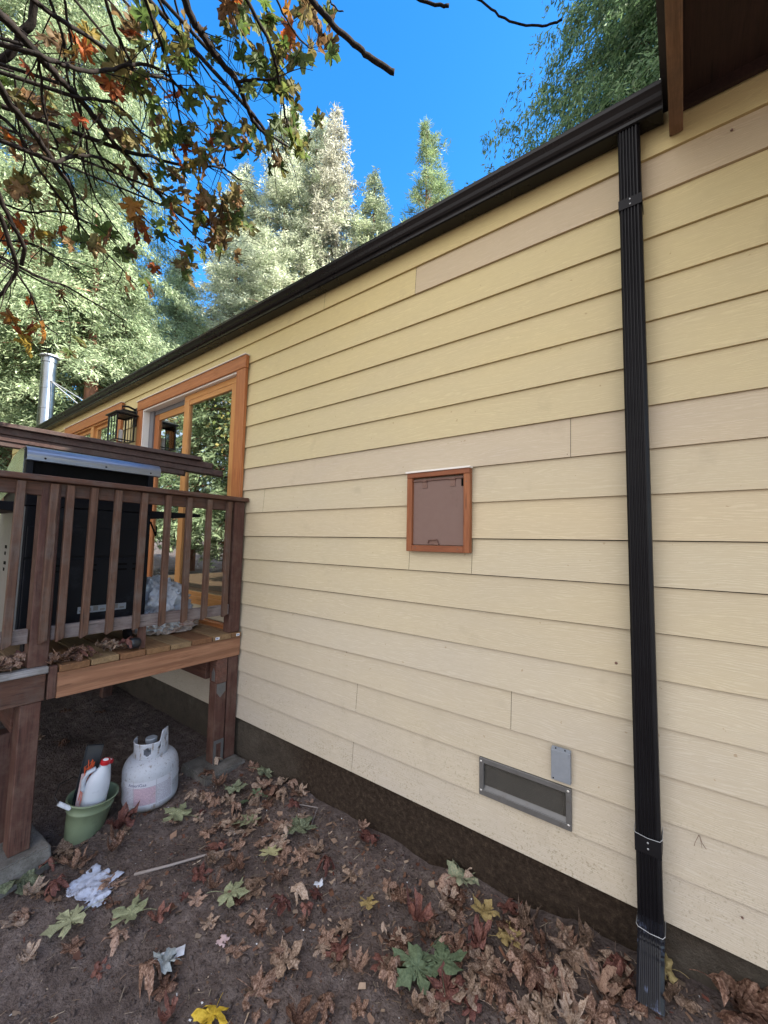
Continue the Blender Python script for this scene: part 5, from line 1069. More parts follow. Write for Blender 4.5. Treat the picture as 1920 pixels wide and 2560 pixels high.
for yy in (-1.22, -0.90, -0.62): b.lathe([(0.006, 0), (0.006, 0.002)], 8, Matrix.Translation((gx1 + 0.0135, yy, 1.850)) @ Matrix.Rotation(R(90), 4, 'Y'))
b.build('rivet', M_SLOT, gr)
# stainless side panel facing the stairs end
b = MB(); b.box(gx0, gx1 - 0.005, gy0 + 0.002, gy0 + 0.019, 0.78, 1.555); sp = b.build('side_panel', M_PANEL, gr, bev=0.003)
b = MB()
for zz, w in ((1.30, 0.03), (1.26, 0.02), (1.20, 0.035), (1.16, 0.02)):
    b.box(gx1 - 0.20, gx1 - 0.20 + w, gy0 + 0.0005, gy0 + 0.0018, zz, zz + 0.016); b.box(gx1 - 0.34, gx1 - 0.34 + w * 1.6, gy0 + 0.0005, gy0 + 0.0018, zz, zz + 0.02)
b.build('panel_slot', M_SLOT, sp)
b = MB(); b.extrude([(-0.594, 1.522), (-0.594, 1.580), (-0.21, 1.580), (-0.21, 1.556)], 'x', gx0 + 0.08, gx1 - 0.02); b.build('side_shelf', M_GRILL, gr, bev=0.003)
b = MB(); b.extrude([(-1.306, 1.522), (-1.306, 1.580), (-1.72, 1.580), (-1.72, 1.556)], 'x', gx0 + 0.08, gx1 - 0.02); b.build('side_shelf', M_GRILL, gr, bev=0.003)
for (x, y) in ((gx0 + 0.1, gy0 + 0.08), (gx0 + 0.1, gy1 - 0.08), (gx1 - 0.06, gy0 + 0.08), (gx1 - 0.06, gy1 - 0.08)):
    b = MB(); b.tube([(x, y - 0.016, 0.710), (x, y + 0.016, 0.710)], 0.042, 18); b.box(x - 0.012, x + 0.012, y - 0.02, y + 0.02, 0.745, 0.76); b.build('caster', M_GRILL, gr)
b = MB(); b.tube([(gx1 + 0.01, -0.60, 1.50), (gx1 + 0.02, -0.575, 1.43), (gx1 + 0.01, -0.56, 1.40), (gx1 - 0.05, -0.53, 1.42), (gx1 - 0.12, -0.50, 1.47)], 0.006, 7); b.build('gas_hose', M_SLOT, gr)


# ------------------------------------------------ crumpled cloths beside the grill
def lump(name, c, rx, ry, rz, seed, m, label, cat, amp=0.30):
    t = thing(name, c, label, cat)
    bm = bmesh.new(); bmesh.ops.create_icosphere(bm, subdivisions=6, radius=1)
    for v in bm.verts:
        p = v.co.copy(); q = p * 1.7 + Vector((seed, seed * 2, 0))
        w = q + 0.5 * Vector((noise.noise(q * 1.3), noise.noise(q * 1.3 + Vector((5, 0, 0))), noise.noise(q * 1.3 + Vector((0, 5, 0)))))
        r = 1 + amp * (0.5 - abs(noise.noise(w * 1.6)) * 1.6) + amp * 0.5 * (0.4 - abs(noise.noise(w * 4.1))) + amp * 0.22 * (0.4 - abs(noise.noise(w * 9)))
        z = p.z * rz * r
        v.co = Vector((c[0] + p.x * rx * r, c[1] + p.y * ry * r, max(c[2], c[2] + rz * 0.55 + z)))
    me = bpy.data.meshes.new('crumpled_sheet'); bm.to_mesh(me); bm.free()
    obj('crumpled_sheet', me, m, t, smooth=True)
lump('tarp', (-3.34, -0.42, 0.70), 0.22, 0.20, 0.21, 3.0, M_TARP, 'crumpled grey plastic tarp piled on the plaid cloth beside the grill', 'tarp', 0.5)
lump('plaid_cloth', (-3.30, -0.36, 0.669), 0.20, 0.22, 0.09, 8.0, M_PLAID, 'folded pale and red plaid cloth under the tarp on the deck', 'cloth', 0.3)

# little black spotlight lying on the deck edge
lp = thing('spotlight', (-2.86, -0.76, 0.67), 'small black spotlight with a bluish lens lying on the deck edge', 'spotlight')
ML = Matrix.Translation((-2.835, -0.765, 0.712)) @ Matrix.Rotation(R(20), 4, 'Z') @ Matrix.Rotation(R(-100), 4, 'X')
b = MB(); b.lathe([(0.022, -0.03), (0.030, -0.02), (0.034, 0.0), (0.034, 0.030), (0.030, 0.034)], 20, ML); b.build('housing', M_TRAY, lp, smooth=True)
b = MB(); b.lathe([(0.024, 0.0345), (0.020, 0.040), (0.010, 0.043)], 18, ML); b.build('lens', M_LENS, lp, smooth=True)

# ------------------------------------------------ propane tank
TC = Vector((-2.865, -0.585, -0.365))
tank = thing('propane_tank', TC, 'white dirty propane tank with a printed label standing under the deck', 'propane tank')
MT = Matrix.Translation(TC) @ Matrix.Rotation(R(2.5), 4, 'X') @ Matrix.Rotation(R(66), 4, 'Z')
rt = 0.162
pr = [(0.095, 0.0), (0.100, 0.012), (0.100, 0.030), (0.11, 0.033)]
for k in range(9):
    a_ = R(-72 + 72 * k / 8); pr.append((rt - 0.055 + 0.055 * math.cos(a_), 0.085 + 0.055 * math.sin(a_)))
pr += [(rt, 0.175), (rt + 0.0022, 0.178), (rt + 0.0022, 0.186), (rt, 0.189), (rt, 0.245)]
for k in range(1, 12):
    a_ = R(80 * k / 11); pr.append((rt * math.cos(a_) ** 0.52, 0.245 + 0.102 * math.sin(a_)))
def part_at(b, name, m, T, MTX, **kw):
    o = b.build(name, m, T, **kw); return o
b = MB(); b.lathe(pr, 56)
o = b.build('tank_body', M_TANK, None, smooth=True); o.parent = tank; o.matrix_parent_inverse = Matrix.Translation(TC).inverted(); o.matrix_world = MT
def put(o, T, MTX):
    o.parent = T; o.matrix_parent_inverse = Matrix.Translation(T['_base']).inverted(); o.matrix_basis = MTX
    return o
put(o, tank, MT)
# collar: curved sheet with hand holes and a raised grip
bm = bmesh.new(); na, nz = 72, 12; rc = 0.098
grid = {}
for i in range(na + 1):
    th = R(-215 + 250 * i / na)       # opening faces away
    u = i / na
    top = 0.435
    if 0.66 < u < 0.80: top = 0.497
    elif 0.62 < u <= 0.66: top = 0.435 + (u - 0.62) / 0.04 * 0.062
    elif 0.80 <= u < 0.84: top = 0.497 - (u - 0.80) / 0.04 * 0.062
    for j in range(nz + 1):
        z = 0.335 + (top - 0.335) * j / nz
        grid[i, j] = bm.verts.new((rc * math.cos(th), rc * math.sin(th), z))
for i in range(na):
    for j in range(nz):
        u = (i + .5) / na; v = (j + .5) / nz
        hole = False
        for (uc, vc, ru, rv) in ((0.16, 0.55, 0.05, 0.22), (0.45, 0.50, 0.055, 0.22), (0.62, 0.62, 0.02, 0.12), (0.73, 0.60, 0.03, 0.14)):
            if ((u - uc) / ru) ** 2 + ((v - vc) / rv) ** 2 < 1: hole = True
        if not hole: bm.faces.new((grid[i, j], grid[i + 1, j], grid[i + 1, j + 1], grid[i, j + 1]))
me = bpy.data.meshes.new('collar'); bm.to_mesh(me); bm.free()
o = obj('collar', me, M_TANK, None, smooth=True); put(o, tank, MT)
sm_ = o.modifiers.new('thick', 'SOLIDIFY'); sm_.thickness = 0.004; sm_.offset = 0
b = MB(); b.lathe([(0.022, 0.345), (0.022, 0.385), (0.014, 0.39), (0.014, 0.405), (0.034, 0.407), (0.036, 0.428), (0.030, 0.434)], 14); b.tube([(0.02, 0, 0.375), (0.06, 0, 0.378)], 0.014, 10)
put(b.build('valve', M_BOXG, None), tank, MT)
# printed label wrapped on the body
b = MB(); A0, A1, na, nz = R(-160), R(-42), 40, 6
rows = []
for j in range(nz + 1):
    for i in range(na + 1):
        th = A0 + (A1 - A0) * i / na; z = 0.088 + 0.148 * j / nz
        r_ = rt + 0.0010 + (0.0022 if 0.170 < z < 0.195 else 0)
        b.v.append((r_ * math.cos(th), r_ * math.sin(th), z))
for j in range(nz):
    for i in range(na): b.face((j * (na + 1) + i, j * (na + 1) + i + 1, (j + 1) * (na + 1) + i + 1, (j + 1) * (na + 1) + i))
o = b.build('printed_label', M_TLAB, None, smooth=True)
uv = o.data.uv_layers.new(name='UVMap')
for l in o.data.loops:
    vi = l.vertex_index; uv.data[l.index].uv = ((vi % (na + 1)) / na, (vi // (na + 1)) / nz)
put(o, tank, MT)


def text_mesh(txt, size):
    cu = bpy.data.curves.new('t', 'FONT'); cu.body = txt; cu.size = size; cu.resolution_u = 3
    to = bpy.data.objects.new('t', cu); COL.objects.link(to)
    dg = bpy.context.evaluated_depsgraph_get(); me = bpy.data.meshes.new_from_object(to.evaluated_get(dg))
    bpy.data.objects.remove(to); bpy.data.curves.remove(cu)
    return me
me = text_mesh('AmeriGas', 0.027); me.materials.clear()
xs_ = [v.co.x for v in me.vertices]; wdt = max(xs_)
for v in me.vertices:
    th = R(-117) + (v.co.x - wdt / 2) / rt; z = 0.211 + v.co.y
    v.co = Vector(((rt + 0.0016) * math.cos(th), (rt + 0.0016) * math.sin(th), z))
o = obj('brand_lettering', me, M_TEXT, None); put(o, tank, MT)

# ------------------------------------------------ green pail with cleaning things in it
PC = Vector((-2.905, -0.945, -0.385))
pail = thing('plastic_pail', PC, 'faded green plastic pail with a wire handle holding bottles under the deck', 'pail')
MPL = Matrix.Translation(PC) @ Matrix.Rotation(R(-9), 4, 'X') @ Matrix.Rotation(R(4), 4, 'Y') @ Matrix.Rotation(R(-60), 4, 'Z')
pp = [(0.088, 0.0), (0.090, 0.006), (0.104, 0.10), (0.112, 0.168), (0.117, 0.172), (0.118, 0.180), (0.114, 0.186), (0.124, 0.222), (0.131, 0.226), (0.131, 0.234), (0.124, 0.234)]
pin = [(0.120, 0.226), (0.108, 0.16), (0.086, 0.012), (0.0005, 0.010)]
b = MB(); b.lathe(pp + pin, 56, None, 1.12, 0.92)
for i, v in enumerate(b.v):   # pouring lip
    if v[2] > 0.19:
        th = math.atan2(v[1], v[0]); k = math.exp(-((th + 2.1) / 0.22) ** 2) * (v[2] - 0.19) / 0.04
        b.v[i] = (v[0] * (1 + 0.16 * k), v[1] * (1 + 0.16 * k), v[2] + 0.006 * k)
put(b.build('bucket_shell', M_PAIL, None, smooth=True), pail, MPL)
b = MB(); b.tube([(-2.835, -1.045, -0.150), (-2.842, -1.088, -0.112), (-2.870, -1.105, -0.075), (-2.930, -1.070, -0.045), (-2.985, -0.985, -0.060), (-3.010, -0.900, -0.130)], 0.0022, 6)
b.build('wire_handle', M_WIRE, pail)
b = MB(); b.tube([(-2.832, -1.040, -0.154), (-2.842, -1.092, -0.106)], 0.0115, 12); b.build('handle_grip', M_CARD, pail)


def bottle(name, loc, rot, h, w, dpt, label, capc=M_RED):
    t = thing(name, loc, label, 'bottle')
    Mx = Matrix.Translation(loc) @ rot
    prf = [(0.80, 0.0), (0.97, 0.015), (1.0, 0.05), (1.0, 0.52), (0.96, 0.62), (0.80, 0.72), (0.48, 0.84), (0.34, 0.88), (0.32, 0.93)]
    b = MB(); b.lathe([(r_ * w / 2, z * h) for r_, z in prf], 32, None, 1.0, dpt / w)
    for i, v in enumerate(b.v):
        if v[2] > 0.7 * h: b.v[i] = (v[0] + 0.012 * (v[2] / h - 0.7) / 0.2, v[1], v[2])
    put(b.build('bottle_body', M_JUG, None, smooth=True), t, Mx)
    b = MB(); b.tube([(-w * 0.22, 0, h * 0.86), (-w * 0.50, 0, h * 0.80), (-w * 0.60, 0, h * 0.66), (-w * 0.56, 0, h * 0.50), (-w * 0.42, 0, h * 0.44)], [0.012, 0.013, 0.013, 0.013, 0.012], 12)
    put(b.build('grip', M_JUG, None, smooth=True), t, Mx)
    b = MB(); b.lathe([(0.024, h * 0.925), (0.025, h * 0.93), (0.025, h * 0.995), (0.021, h * 1.005)], 20, Matrix.Translation((0.012, 0, 0)))
    put(b.build('cap', capc, None), t, Mx)
    b = MB(); b.lathe([(0.015, h * 1.0055), (0.014, h * 1.008)], 16, Matrix.Translation((0.012, 0, 0))); put(b.build('cap_label', M_TAG, None), t, Mx)
    return t
bottle('jug', (-2.86, -0.925, -0.245), Matrix.Rotation(R(-6), 4, 'X') @ Matrix.Rotation(R(8), 4, 'Y') @ Matrix.Rotation(R(75), 4, 'Z'), 0.305, 0.125, 0.095, 'tall white plastic jug with a red screw cap standing in the green pail')
bottle('jug', (-2.965, -0.880, -0.26), Matrix.Rotation(R(-14), 4, 'X') @ Matrix.Rotation(R(60), 4, 'Z'), 0.25, 0.10, 0.08, 'shorter white bottle with a red top half hidden behind the tall jug')
tr = thing('plastic_tray', (-2.93, -1.00, -0.33), 'narrow black plastic tray leaning upright at the left of the pail', 'tray')
Mx = Matrix.Translation((-2.945, -0.975, -0.350)) @ Matrix.Rotation(R(-11), 4, 'X') @ Matrix.Rotation(R(-3), 4, 'Y') @ Matrix.Rotation(R(-25), 4, 'Z')
b = MB(); b.box(-0.012, -0.006, -0.045, 0.045, 0.0, 0.455); b.box(-0.0055, 0.012, -0.045, -0.039, 0.0, 0.455); b.box(-0.0055, 0.012, 0.039, 0.045, 0.0, 0.455); b.box(-0.0055, 0.012, -0.0385, 0.0385, 0.449, 0.455)
put(b.build('tray_body', M_TRAY, None, bev=0.002), tr, Mx)
sc_ = thing('paint_scraper', (-2.87, -1.0, -0.30), 'pale pink plastic strip tied with orange twine leaning in the pail', 'scraper')
Mx = Matrix.Translation((-2.865, -1.005, -0.33)) @ Matrix.Rotation(R(-9), 4, 'X') @ Matrix.Rotation(R(-5), 4, 'Y') @ Matrix.Rotation(R(-30), 4, 'Z')
b = MB(); b.box(-0.004, 0.004, -0.020, 0.020, 0.05, 0.315); put(b.build('strip', M_PALEP, None, bev=0.003), sc_, Mx)
b = MB(); q = []
tw = random.Random(3)
for k in range(34): q.append((0.008 + tw.uniform(-.004, .02), 0.010 + tw.uniform(-.022, .032), 0.16 + 0.22 * abs(math.sin(k * 0.9)) + tw.uniform(-.02, .02)))
b.tube(q, 0.0016, 5); put(b.build('twine', M_ORNG, None), sc_, Mx)

# ------------------------------------------------ litter papers, stick
def sheet(name, c, w, h, rz, m, label, cat, amp, seed, n=24, outline=None):
    bm = bmesh.new(); vs = {}
    for i in range(n + 1):
        for j in range(n + 1):
            u, v = i / n - .5, j / n - .5
            wob = 1 + (0.30 * noise.noise((u * 3 + seed, v * 3, 1)) if outline else 0.02 * noise.noise((u * 9 + seed, v * 9, 1)))
            x, y = u * w * wob, v * h * wob
            X = c[0] + x * math.cos(rz) - y * math.sin(rz); Y = c[1] + x * math.sin(rz) + y * math.cos(rz)
            z = ground(X, Y) + 0.008 + amp * (0.5 - abs(noise.noise((x * 14 + seed, y * 14, 0)))) + amp * 0.5 * (0.4 - abs(noise.noise((x * 46 + seed, y * 34, 0))))
            vs[i, j] = bm.verts.new((X, Y, z))
    for i in range(n):
        for j in range(n):
            if outline:
                u, v = (i + .5) / n - .5, (j + .5) / n - .5
                if 0.45 * noise.noise((u * 4 + seed, v * 4, 7)) + 1.55 * max(abs(u), abs(v)) > 0.66: continue
            bm.faces.new((vs[i, j], vs[i + 1, j], vs[i + 1, j + 1], vs[i, j + 1]))
    for v in [v for v in bm.verts if not v.link_faces]: bm.verts.remove(v)
    me = bpy.data.meshes.new(name); bm.to_mesh(me); bm.free()
    o = obj(name, me, m, None, smooth=True)
    s_ = o.modifiers.new('thick', 'SOLIDIFY'); s_.thickness = 0.0006
    return tag(o, label, cat)
sheet('paper_towel', (-2.45, -1.045), 0.20, 0.17, 0.3, M_PAPER, 'crumpled bluish white paper towel speckled with dirt on the ground', 'paper', 0.014, 2.0, 34, True)
sheet('paper_towel', (-2.335, -1.045), 0.10, 0.11, 0.9, M_PAPER, 'small torn flap of dirty paper beside the crumpled paper towel', 'paper', 0.018, 6.0, 26, True)
sheet('card', (-1.775, -0.965), 0.10, 0.045, 0.98, M_CARD, 'small blank white card lying flat on the dirt', 'card', 0.004, 5.0)
sheet('wrapper', (-1.640, -0.815), 0.055, 0.04, 0.2, M_PALEP, 'small rounded pale pink scrap on the dirt', 'scrap', 0.004, 1.0, 12, True)
sheet('wrapper', (-1.50, -0.385), 0.05, 0.035, 1.2, M_CARD, 'small pale violet petal shaped scrap near the leaves', 'scrap', 0.01, 9.0, 12, True)
b = MB(); b.tube([(-2.321, -0.895, ground(-2.321, -0.895) + 0.008), (-2.22, -0.77, ground(-2.22, -.77) + 0.010), (-2.13, -0.628, ground(-2.13, -.628) + 0.012), (-2.05, -0.50, ground(-2.05, -.5) + 0.006)], [0.0075, 0.0065, 0.006, 0.004], 8)
tag(b.build('stick', M_STICK, None, smooth=True), 'thin pale grey stick lying among the leaves below the tank', 'stick')
b = MB(); b.tube([(-2.02, -0.10, ground(-2.02, -.1) + 0.01), (-1.86, -0.05, ground(-1.86, -.05) + 0.03), (-1.80, -0.16, ground(-1.8, -.16) + 0.015), (-1.93, -0.30, ground(-1.93, -.3) + 0.008), (-1.99, -0.36, ground(-1.99, -.36) + 0.004)], 0.0028, 6)
tag(b.build('twig', M_STICK, None), 'thin curved bare twig on the soil beneath the siding', 'twig')

# ================================================================== LEAVES
HALF = [(0.0, 0.0), (0.10, -0.10), (0.24, -0.17), (0.38, -0.13), (0.44, -0.05), (0.60, 0.00), (0.50, 0.08), (0.44, 0.16), (0.34, 0.16), (0.27, 0.20),
        (0.36, 0.27), (0.52, 0.25), (0.60, 0.36), (0.78, 0.50), (0.62, 0.50), (0.56, 0.61), (0.42, 0.52), (0.32, 0.49), (0.225, 0.41),
        (0.24, 0.53), (0.15, 0.62), (0.30, 0.74), (0.18, 0.79), (0.12, 0.89), (0.0, 1.02)]
OUT = HALF[:-1] + [HALF[-1]] + [(-x, y) for x, y in reversed(HALF[1:-1])]
CEN = Vector((0.0, 0.22))


def leaf_arrays(seed, curl, crumple, petiole=0.7, wide=1.0, jag=0.05, rings=4):
    rg = random.Random(seed)
    pts = [(CEN.x, CEN.y, 0.0)]
    n = len(OUT)
    jo = [(x * wide + rg.uniform(-jag, jag) * 0.6, y + rg.uniform(-jag, jag)) for x, y in OUT]
    for k in range(1, rings + 1):
        s = k / rings
        for x, y in jo: pts.append((CEN.x + (x - CEN.x) * s, CEN.y + (y - CEN.y) * s, 0.0))
    F = []
    for i in range(n): F.append((0, 1 + i, 1 + (i + 1) % n))
    for k in range(rings - 1):
        for i in range(n):
            a, b_ = 1 + k * n + i, 1 + k * n + (i + 1) % n
            c, d_ = a + n, b_ + n
            F.append((a, c, d_)); F.append((a, d_, b_))
    ang = rg.uniform(0, math.pi); ca, sa = math.cos(ang), math.sin(ang)
    fold = rg.uniform(0.0, 0.35) * curl
    V = []
    for (x, y, z) in pts:
        r2 = x * x + (y - .2) ** 2
        z = fold * abs(x) * 1.1 + curl * 0.45 * r2 * (0.6 + 0.8 * noise.noise((x * 1.2 + seed, y * 1.2, 3)))
        z += crumple * 0.30 * noise.noise((x * 2.6 + seed * 1.7, y * 2.6, 0)) + crumple * 0.12 * noise.noise((x * 7 + seed, y * 7, 4))
        u = x * ca + (y - .3) * sa; w = -x * sa + (y - .3) * ca
        if curl > 0.5:
            Rr = 0.55 / curl
            t = u / Rr; u2 = Rr * math.sin(t) if abs(t) < 2.4 else Rr * math.sin(2.4) * (1 if t > 0 else -1)
            z += Rr * (1 - math.cos(min(abs(t), 2.4))) * 0.8
            u = u2
        x2 = u * ca - w * sa; y2 = u * sa + w * ca + .3
        V.append((x2, y2, z))
    # petiole as a thin three sided rod
    if petiole:
        p0 = Vector((0, 0.0, V[0][2] * 0.3)); base = len(V)
        bx_ = rg.uniform(-.3, .3)
        for j in range(5):
            s = j / 4
            c_ = Vector((bx_ * s * s, -petiole * s, p0.z * (1 - s) + 0.10 * math.sin(s * 2.5)))
            for k in range(3):
                th = 2 * math.pi * k / 3; V.append((c_.x + 0.011 * math.cos(th), c_.y, c_.z + 0.011 * math.sin(th)))
        for j in range(4):
            for k in range(3):
                k2 = (k + 1) % 3; a, b_ = base + j * 3 + k, base + j * 3 + k2
                F.append((a, b_, b_ + 3)); F.append((a, b_ + 3, a + 3))
    return np.array(V), np.array(F)


FLATS = [leaf_arrays(s, 0.12, 0.35, 0.75) for s in range(4)]
CURLS = [leaf_arrays(20 + s, 0.7 + 0.35 * (s % 4), 1.0 + 0.3 * (s % 3), 0.5, 0.85 + 0.08 * (s % 3), 0.07) for s in range(12)]
WAVY = [leaf_arrays(40 + s, 0.40, 0.9, 0.6) for s in range(6)]
mesh_cache = {}


def leaf_mesh(kind, i, mkey):
    arr = {'f': FLATS, 'c': CURLS, 'w': WAVY}[kind]
    i %= len(arr); key = (kind, i, mkey)
    if key not in mesh_cache:
        me = raw_mesh('maple_leaf', arr[i][0], arr[i][1], smooth=True)
        me.polygons.foreach_set('use_smooth', [True] * len(me.polygons))
        me.materials.append(LM[mkey]); mesh_cache[key] = me
    return mesh_cache[key]


LR = random.Random(11)
GRP = {'o': ('dry curled brown maple leaf in the scattered litter on the dirt', 'dry brown leaves on the dirt'),
       't': ('papery tan maple leaf in the scattered litter on the dirt', 'tan leaves on the dirt'),
       'r': ('crinkled dark red brown maple leaf in the litter on the dirt', 'dark red leaves on the dirt')}
SPECIAL = {
    0: 'dull green maple leaf lying alone in front of the outer concrete pier', 1: 'green maple leaf leaning against the foundation beside the inner pier',
    2: 'green and tan maple leaf overlapping others on the soil below the siding', 3: 'fresh green leaf, outer one of two overlapping near the bottom',
    4: 'fresh green leaf, the one nearer the wall of two overlapping near the bottom', 5: 'large pale leaf riddled with dark holes beside the propane tank',
    6: 'pale spotted leaf lying flat by itself in the middle of the dirt', 7: 'large pale green leaf on the dirt just in front of the paper towel',
    8: 'pale grey green leaf on the dirt between the paper towel and the card', 9: 'small pale lime leaf among brown ones near the stick',
    10: 'dull yellow leaf lying upon brown leaves, the farther of a yellow pair', 11: 'dull yellow leaf with dark holes, the nearer of a yellow pair',
    12: 'bright yellow maple leaf at the very bottom edge of the dirt', 13: 'yellow leaf on the soil at the foot of the downspout',
    19: 'blue grey upturned leaf touching the white card', 14: 'big curled brown leaf beside the blue grey leaf and the card',
    22: 'small ochre leaf standing on edge on open dirt', 25: 'green and cream folded leaf standing up in the litter below the vent',
    27: 'big perforated brown leaf against the foundation beyond the downspout', 31: 'dark red brown leaf tucked between the pail and the tank',
    36: 'pale leaf lying above the holed leaf beside the tank', 84: 'bright red leaf on the soil below the vent, nearer the deck', 85: 'bright red leaf on the soil below the vent, nearer the downspout',
    102: 'greenish leaf lying against the edge of the inner pier'}


def put_leaf(x, y, size, mk, label=None, group=None, z=None, tilt=0.25, kind=None):
    k = kind or {'g': 'w', 'G': 'f', 'p': 'f', 'l': 'f', 'y': 'w', 'Y': 'w', 'b': 'w', 'o': LR.choice('cww'), 't': LR.choice('cww'), 'r': LR.choice('cw'), 'R': 'c'}[mk]
    me = leaf_mesh(k, LR.randrange(12), mk)
    o = bpy.data.objects.new('maple_leaf', me); COL.objects.link(o)
    s = size * 0.72
    o.scale = (s, s, s)
    zz = (ground(x, y) if z is None else z) + 0.006 + 0.02 * LR.random() * (1 if k == 'c' else 0.3)
    o.location = (x, y, zz + 0.02 * size / 0.15 * (0.6 if k == 'c' else 0.35))
    o.rotation_euler = (LR.uniform(-tilt, tilt), LR.uniform(-tilt, tilt), LR.uniform(0, 6.28))
    if k == 'c' and LR.random() < 0.5: o.rotation_euler[0] += math.pi; o.location.z += 0.03
    if label is None: label, group = GRP[mk]
    tag(o, label, 'leaf', group)
    return o


for i, (x, y, sz, c) in enumerate(GLEAVES):
    y = min(y, -0.02)
    if i in SPECIAL: put_leaf(x, y, sz * (1.25 if c in 'Gg' else 1), c, SPECIAL[i], tilt=0.15, z=ground(x, y) + 0.022)
    elif c in GRP: put_leaf(x, y, sz, c)
    else: put_leaf(x, y, sz, 't' if c in 'gp' else 'o')
ZON = [(-0.75, -0.32, 0.28, 0.14, 28), (-0.40, -0.17, 0.16, 0.08, 16), (-2.05, -0.32, 0.25, 0.13, 40), (-2.35, -0.62, 0.3, 0.16, 14), (-1.85, -0.55, 0.25, 0.15, 12), (-0.95, -0.58, 0.22, 0.10, 16), (-1.4, -0.8, 0.4, 0.2, 8), (-2.5, -1.2, 0.12, 0.10, 8)]
for (cx_, cy_, sx_, sy_, n_) in ZON:
    for k in range(n_):
        x = LR.gauss(cx_, sx_); y = min(-0.03, LR.gauss(cy_, sy_))
        if (x - TC.x) ** 2 + (y - TC.y) ** 2 < 0.05 or (x - PC.x) ** 2 + (y - PC.y) ** 2 < 0.035: continue
        put_leaf(x, y, LR.uniform(0.045, 0.13), LR.choice('oooootttttr'))
for k in range(40):
    x = LR.uniform(-6.5, -3.2); y = LR.uniform(-2.6, -0.3) if x < -4 else LR.uniform(-1.6, -1.1)
    o = put_leaf(x, y, LR.uniform(0.09, 0.15), LR.choice('oot'), 'brown leaf on the shaded ground under the deck', 'leaves under the deck')
for k in range(22):
    y = LR.uniform(-1.17, -0.80) if k < 15 else LR.uniform(-1.45, -1.27)
    x = LR.uniform(XD - 0.12, XD - 0.02)
    put_leaf(x, y, LR.uniform(0.08, 0.14), LR.choice('ootr'), 'dead brown leaf heaped against the bottom rail on the deck edge', 'dead leaves on the deck edge', z=0.672 + 0.02 * LR.random(), tilt=0.5)
# seedling growing out of the soil
sd = thing('maple_seedling', (-2.27, -0.21, ground(-2.27, -.21)), 'small fresh green maple seedling sprouting from the soil beneath the wall', 'seedling')
for (dx, dy, dz, s_, rz_) in ((0, 0, 0.05, 0.055, 0.3), (0.05, 0.06, 0.035, 0.045, 2.2), (-0.04, -0.05, 0.02, 0.05, 4.0)):
    o = bpy.data.objects.new('seedling_leaf', leaf_mesh('f', LR.randrange(4), 'G')); COL.objects.link(o); o.parent = sd
    o.location = (dx, dy, dz); o.scale = (s_, s_, s_); o.rotation_euler = (0.2, 0.1, rz_)
b = MB(); b.tube([(-2.27, -0.21, ground(-2.27, -.21) - 0.01), (-2.27, -0.21, ground(-2.27, -.21) + 0.05)], 0.0016, 5); b.build('stem', LM['G'], sd)

# litter of crumbs, bits and needles: nobody could count it
rg = np.random.default_rng(3)


def bits(n, lo, hi, wfac, cols, yb=-1.75):
    V = np.zeros((n * 4, 3)); C = np.zeros((n, 3))
    for i in range(n):
        x = rg.uniform(-3.1, 0.25); y = -abs(rg.normal()) * 0.5 - 0.01 if rg.random() < .55 else rg.uniform(yb, -0.01)
        z = ground(x, y) + 0.003; L_ = rg.uniform(lo, hi); w = L_ * wfac * rg.uniform(.5, 1.3); a_ = rg.uniform(0, 6.28)
        u = np.array([math.cos(a_), math.sin(a_), rg.normal() * 0.25]); v = np.array([-math.sin(a_), math.cos(a_), rg.normal() * 0.4])
        c = np.array([x, y, z + 0.3 * w]); j = rg.uniform(.15, 1.3, 4)
        V[4 * i] = c - u * L_ / 2 * j[0] - v * w / 2; V[4 * i + 1] = c + u * L_ / 2 - v * w / 2 * j[1]; V[4 * i + 2] = c + u * L_ / 2 * j[2] + v * w / 2; V[4 * i + 3] = c - u * L_ / 2 + v * w / 2 * j[3]
        C[i] = np.array(cols[rg.integers(len(cols))]) * rg.uniform(.6, 1.3)
    return V, np.arange(n * 4).reshape(n, 4), C


parts = [bits(6500, .003, .011, .55, [(.17, .09, .06), (.28, .18, .12), (.10, .06, .045), (.20, .13, .10), (.38, .30, .23), (.07, .05, .045)]),
         bits(2600, .015, .05, .06, [(.24, .17, .12), (.12, .08, .06), (.40, .33, .25)]),
         bits(700, .010, .024, .35, [(.22, .11, .07), (.30, .20, .14), (.14, .05, .035), (.36, .27, .20)]),
         bits(650, .014, .036, .6, [(.22, .11, .07), (.30, .20, .14), (.16, .07, .045), (.36, .27, .20), (.26, .16, .11)]),
         bits(150, .004, .009, .8, [(.85, .87, .9)])]
off = 0; Vs, Fs, Cs = [], [], []
for V, F, C in parts: Vs.append(V); Fs.append(F + off); Cs.append(C); off += len(V)
o = obj('leaf_litter', raw_mesh('leaf_litter', np.vstack(Vs), np.vstack(Fs), np.vstack(Cs)), M_BITS)
tag(o, 'crumbled leaf bits, needles and chips strewn over the dirt', 'leaf litter', kind='stuff')
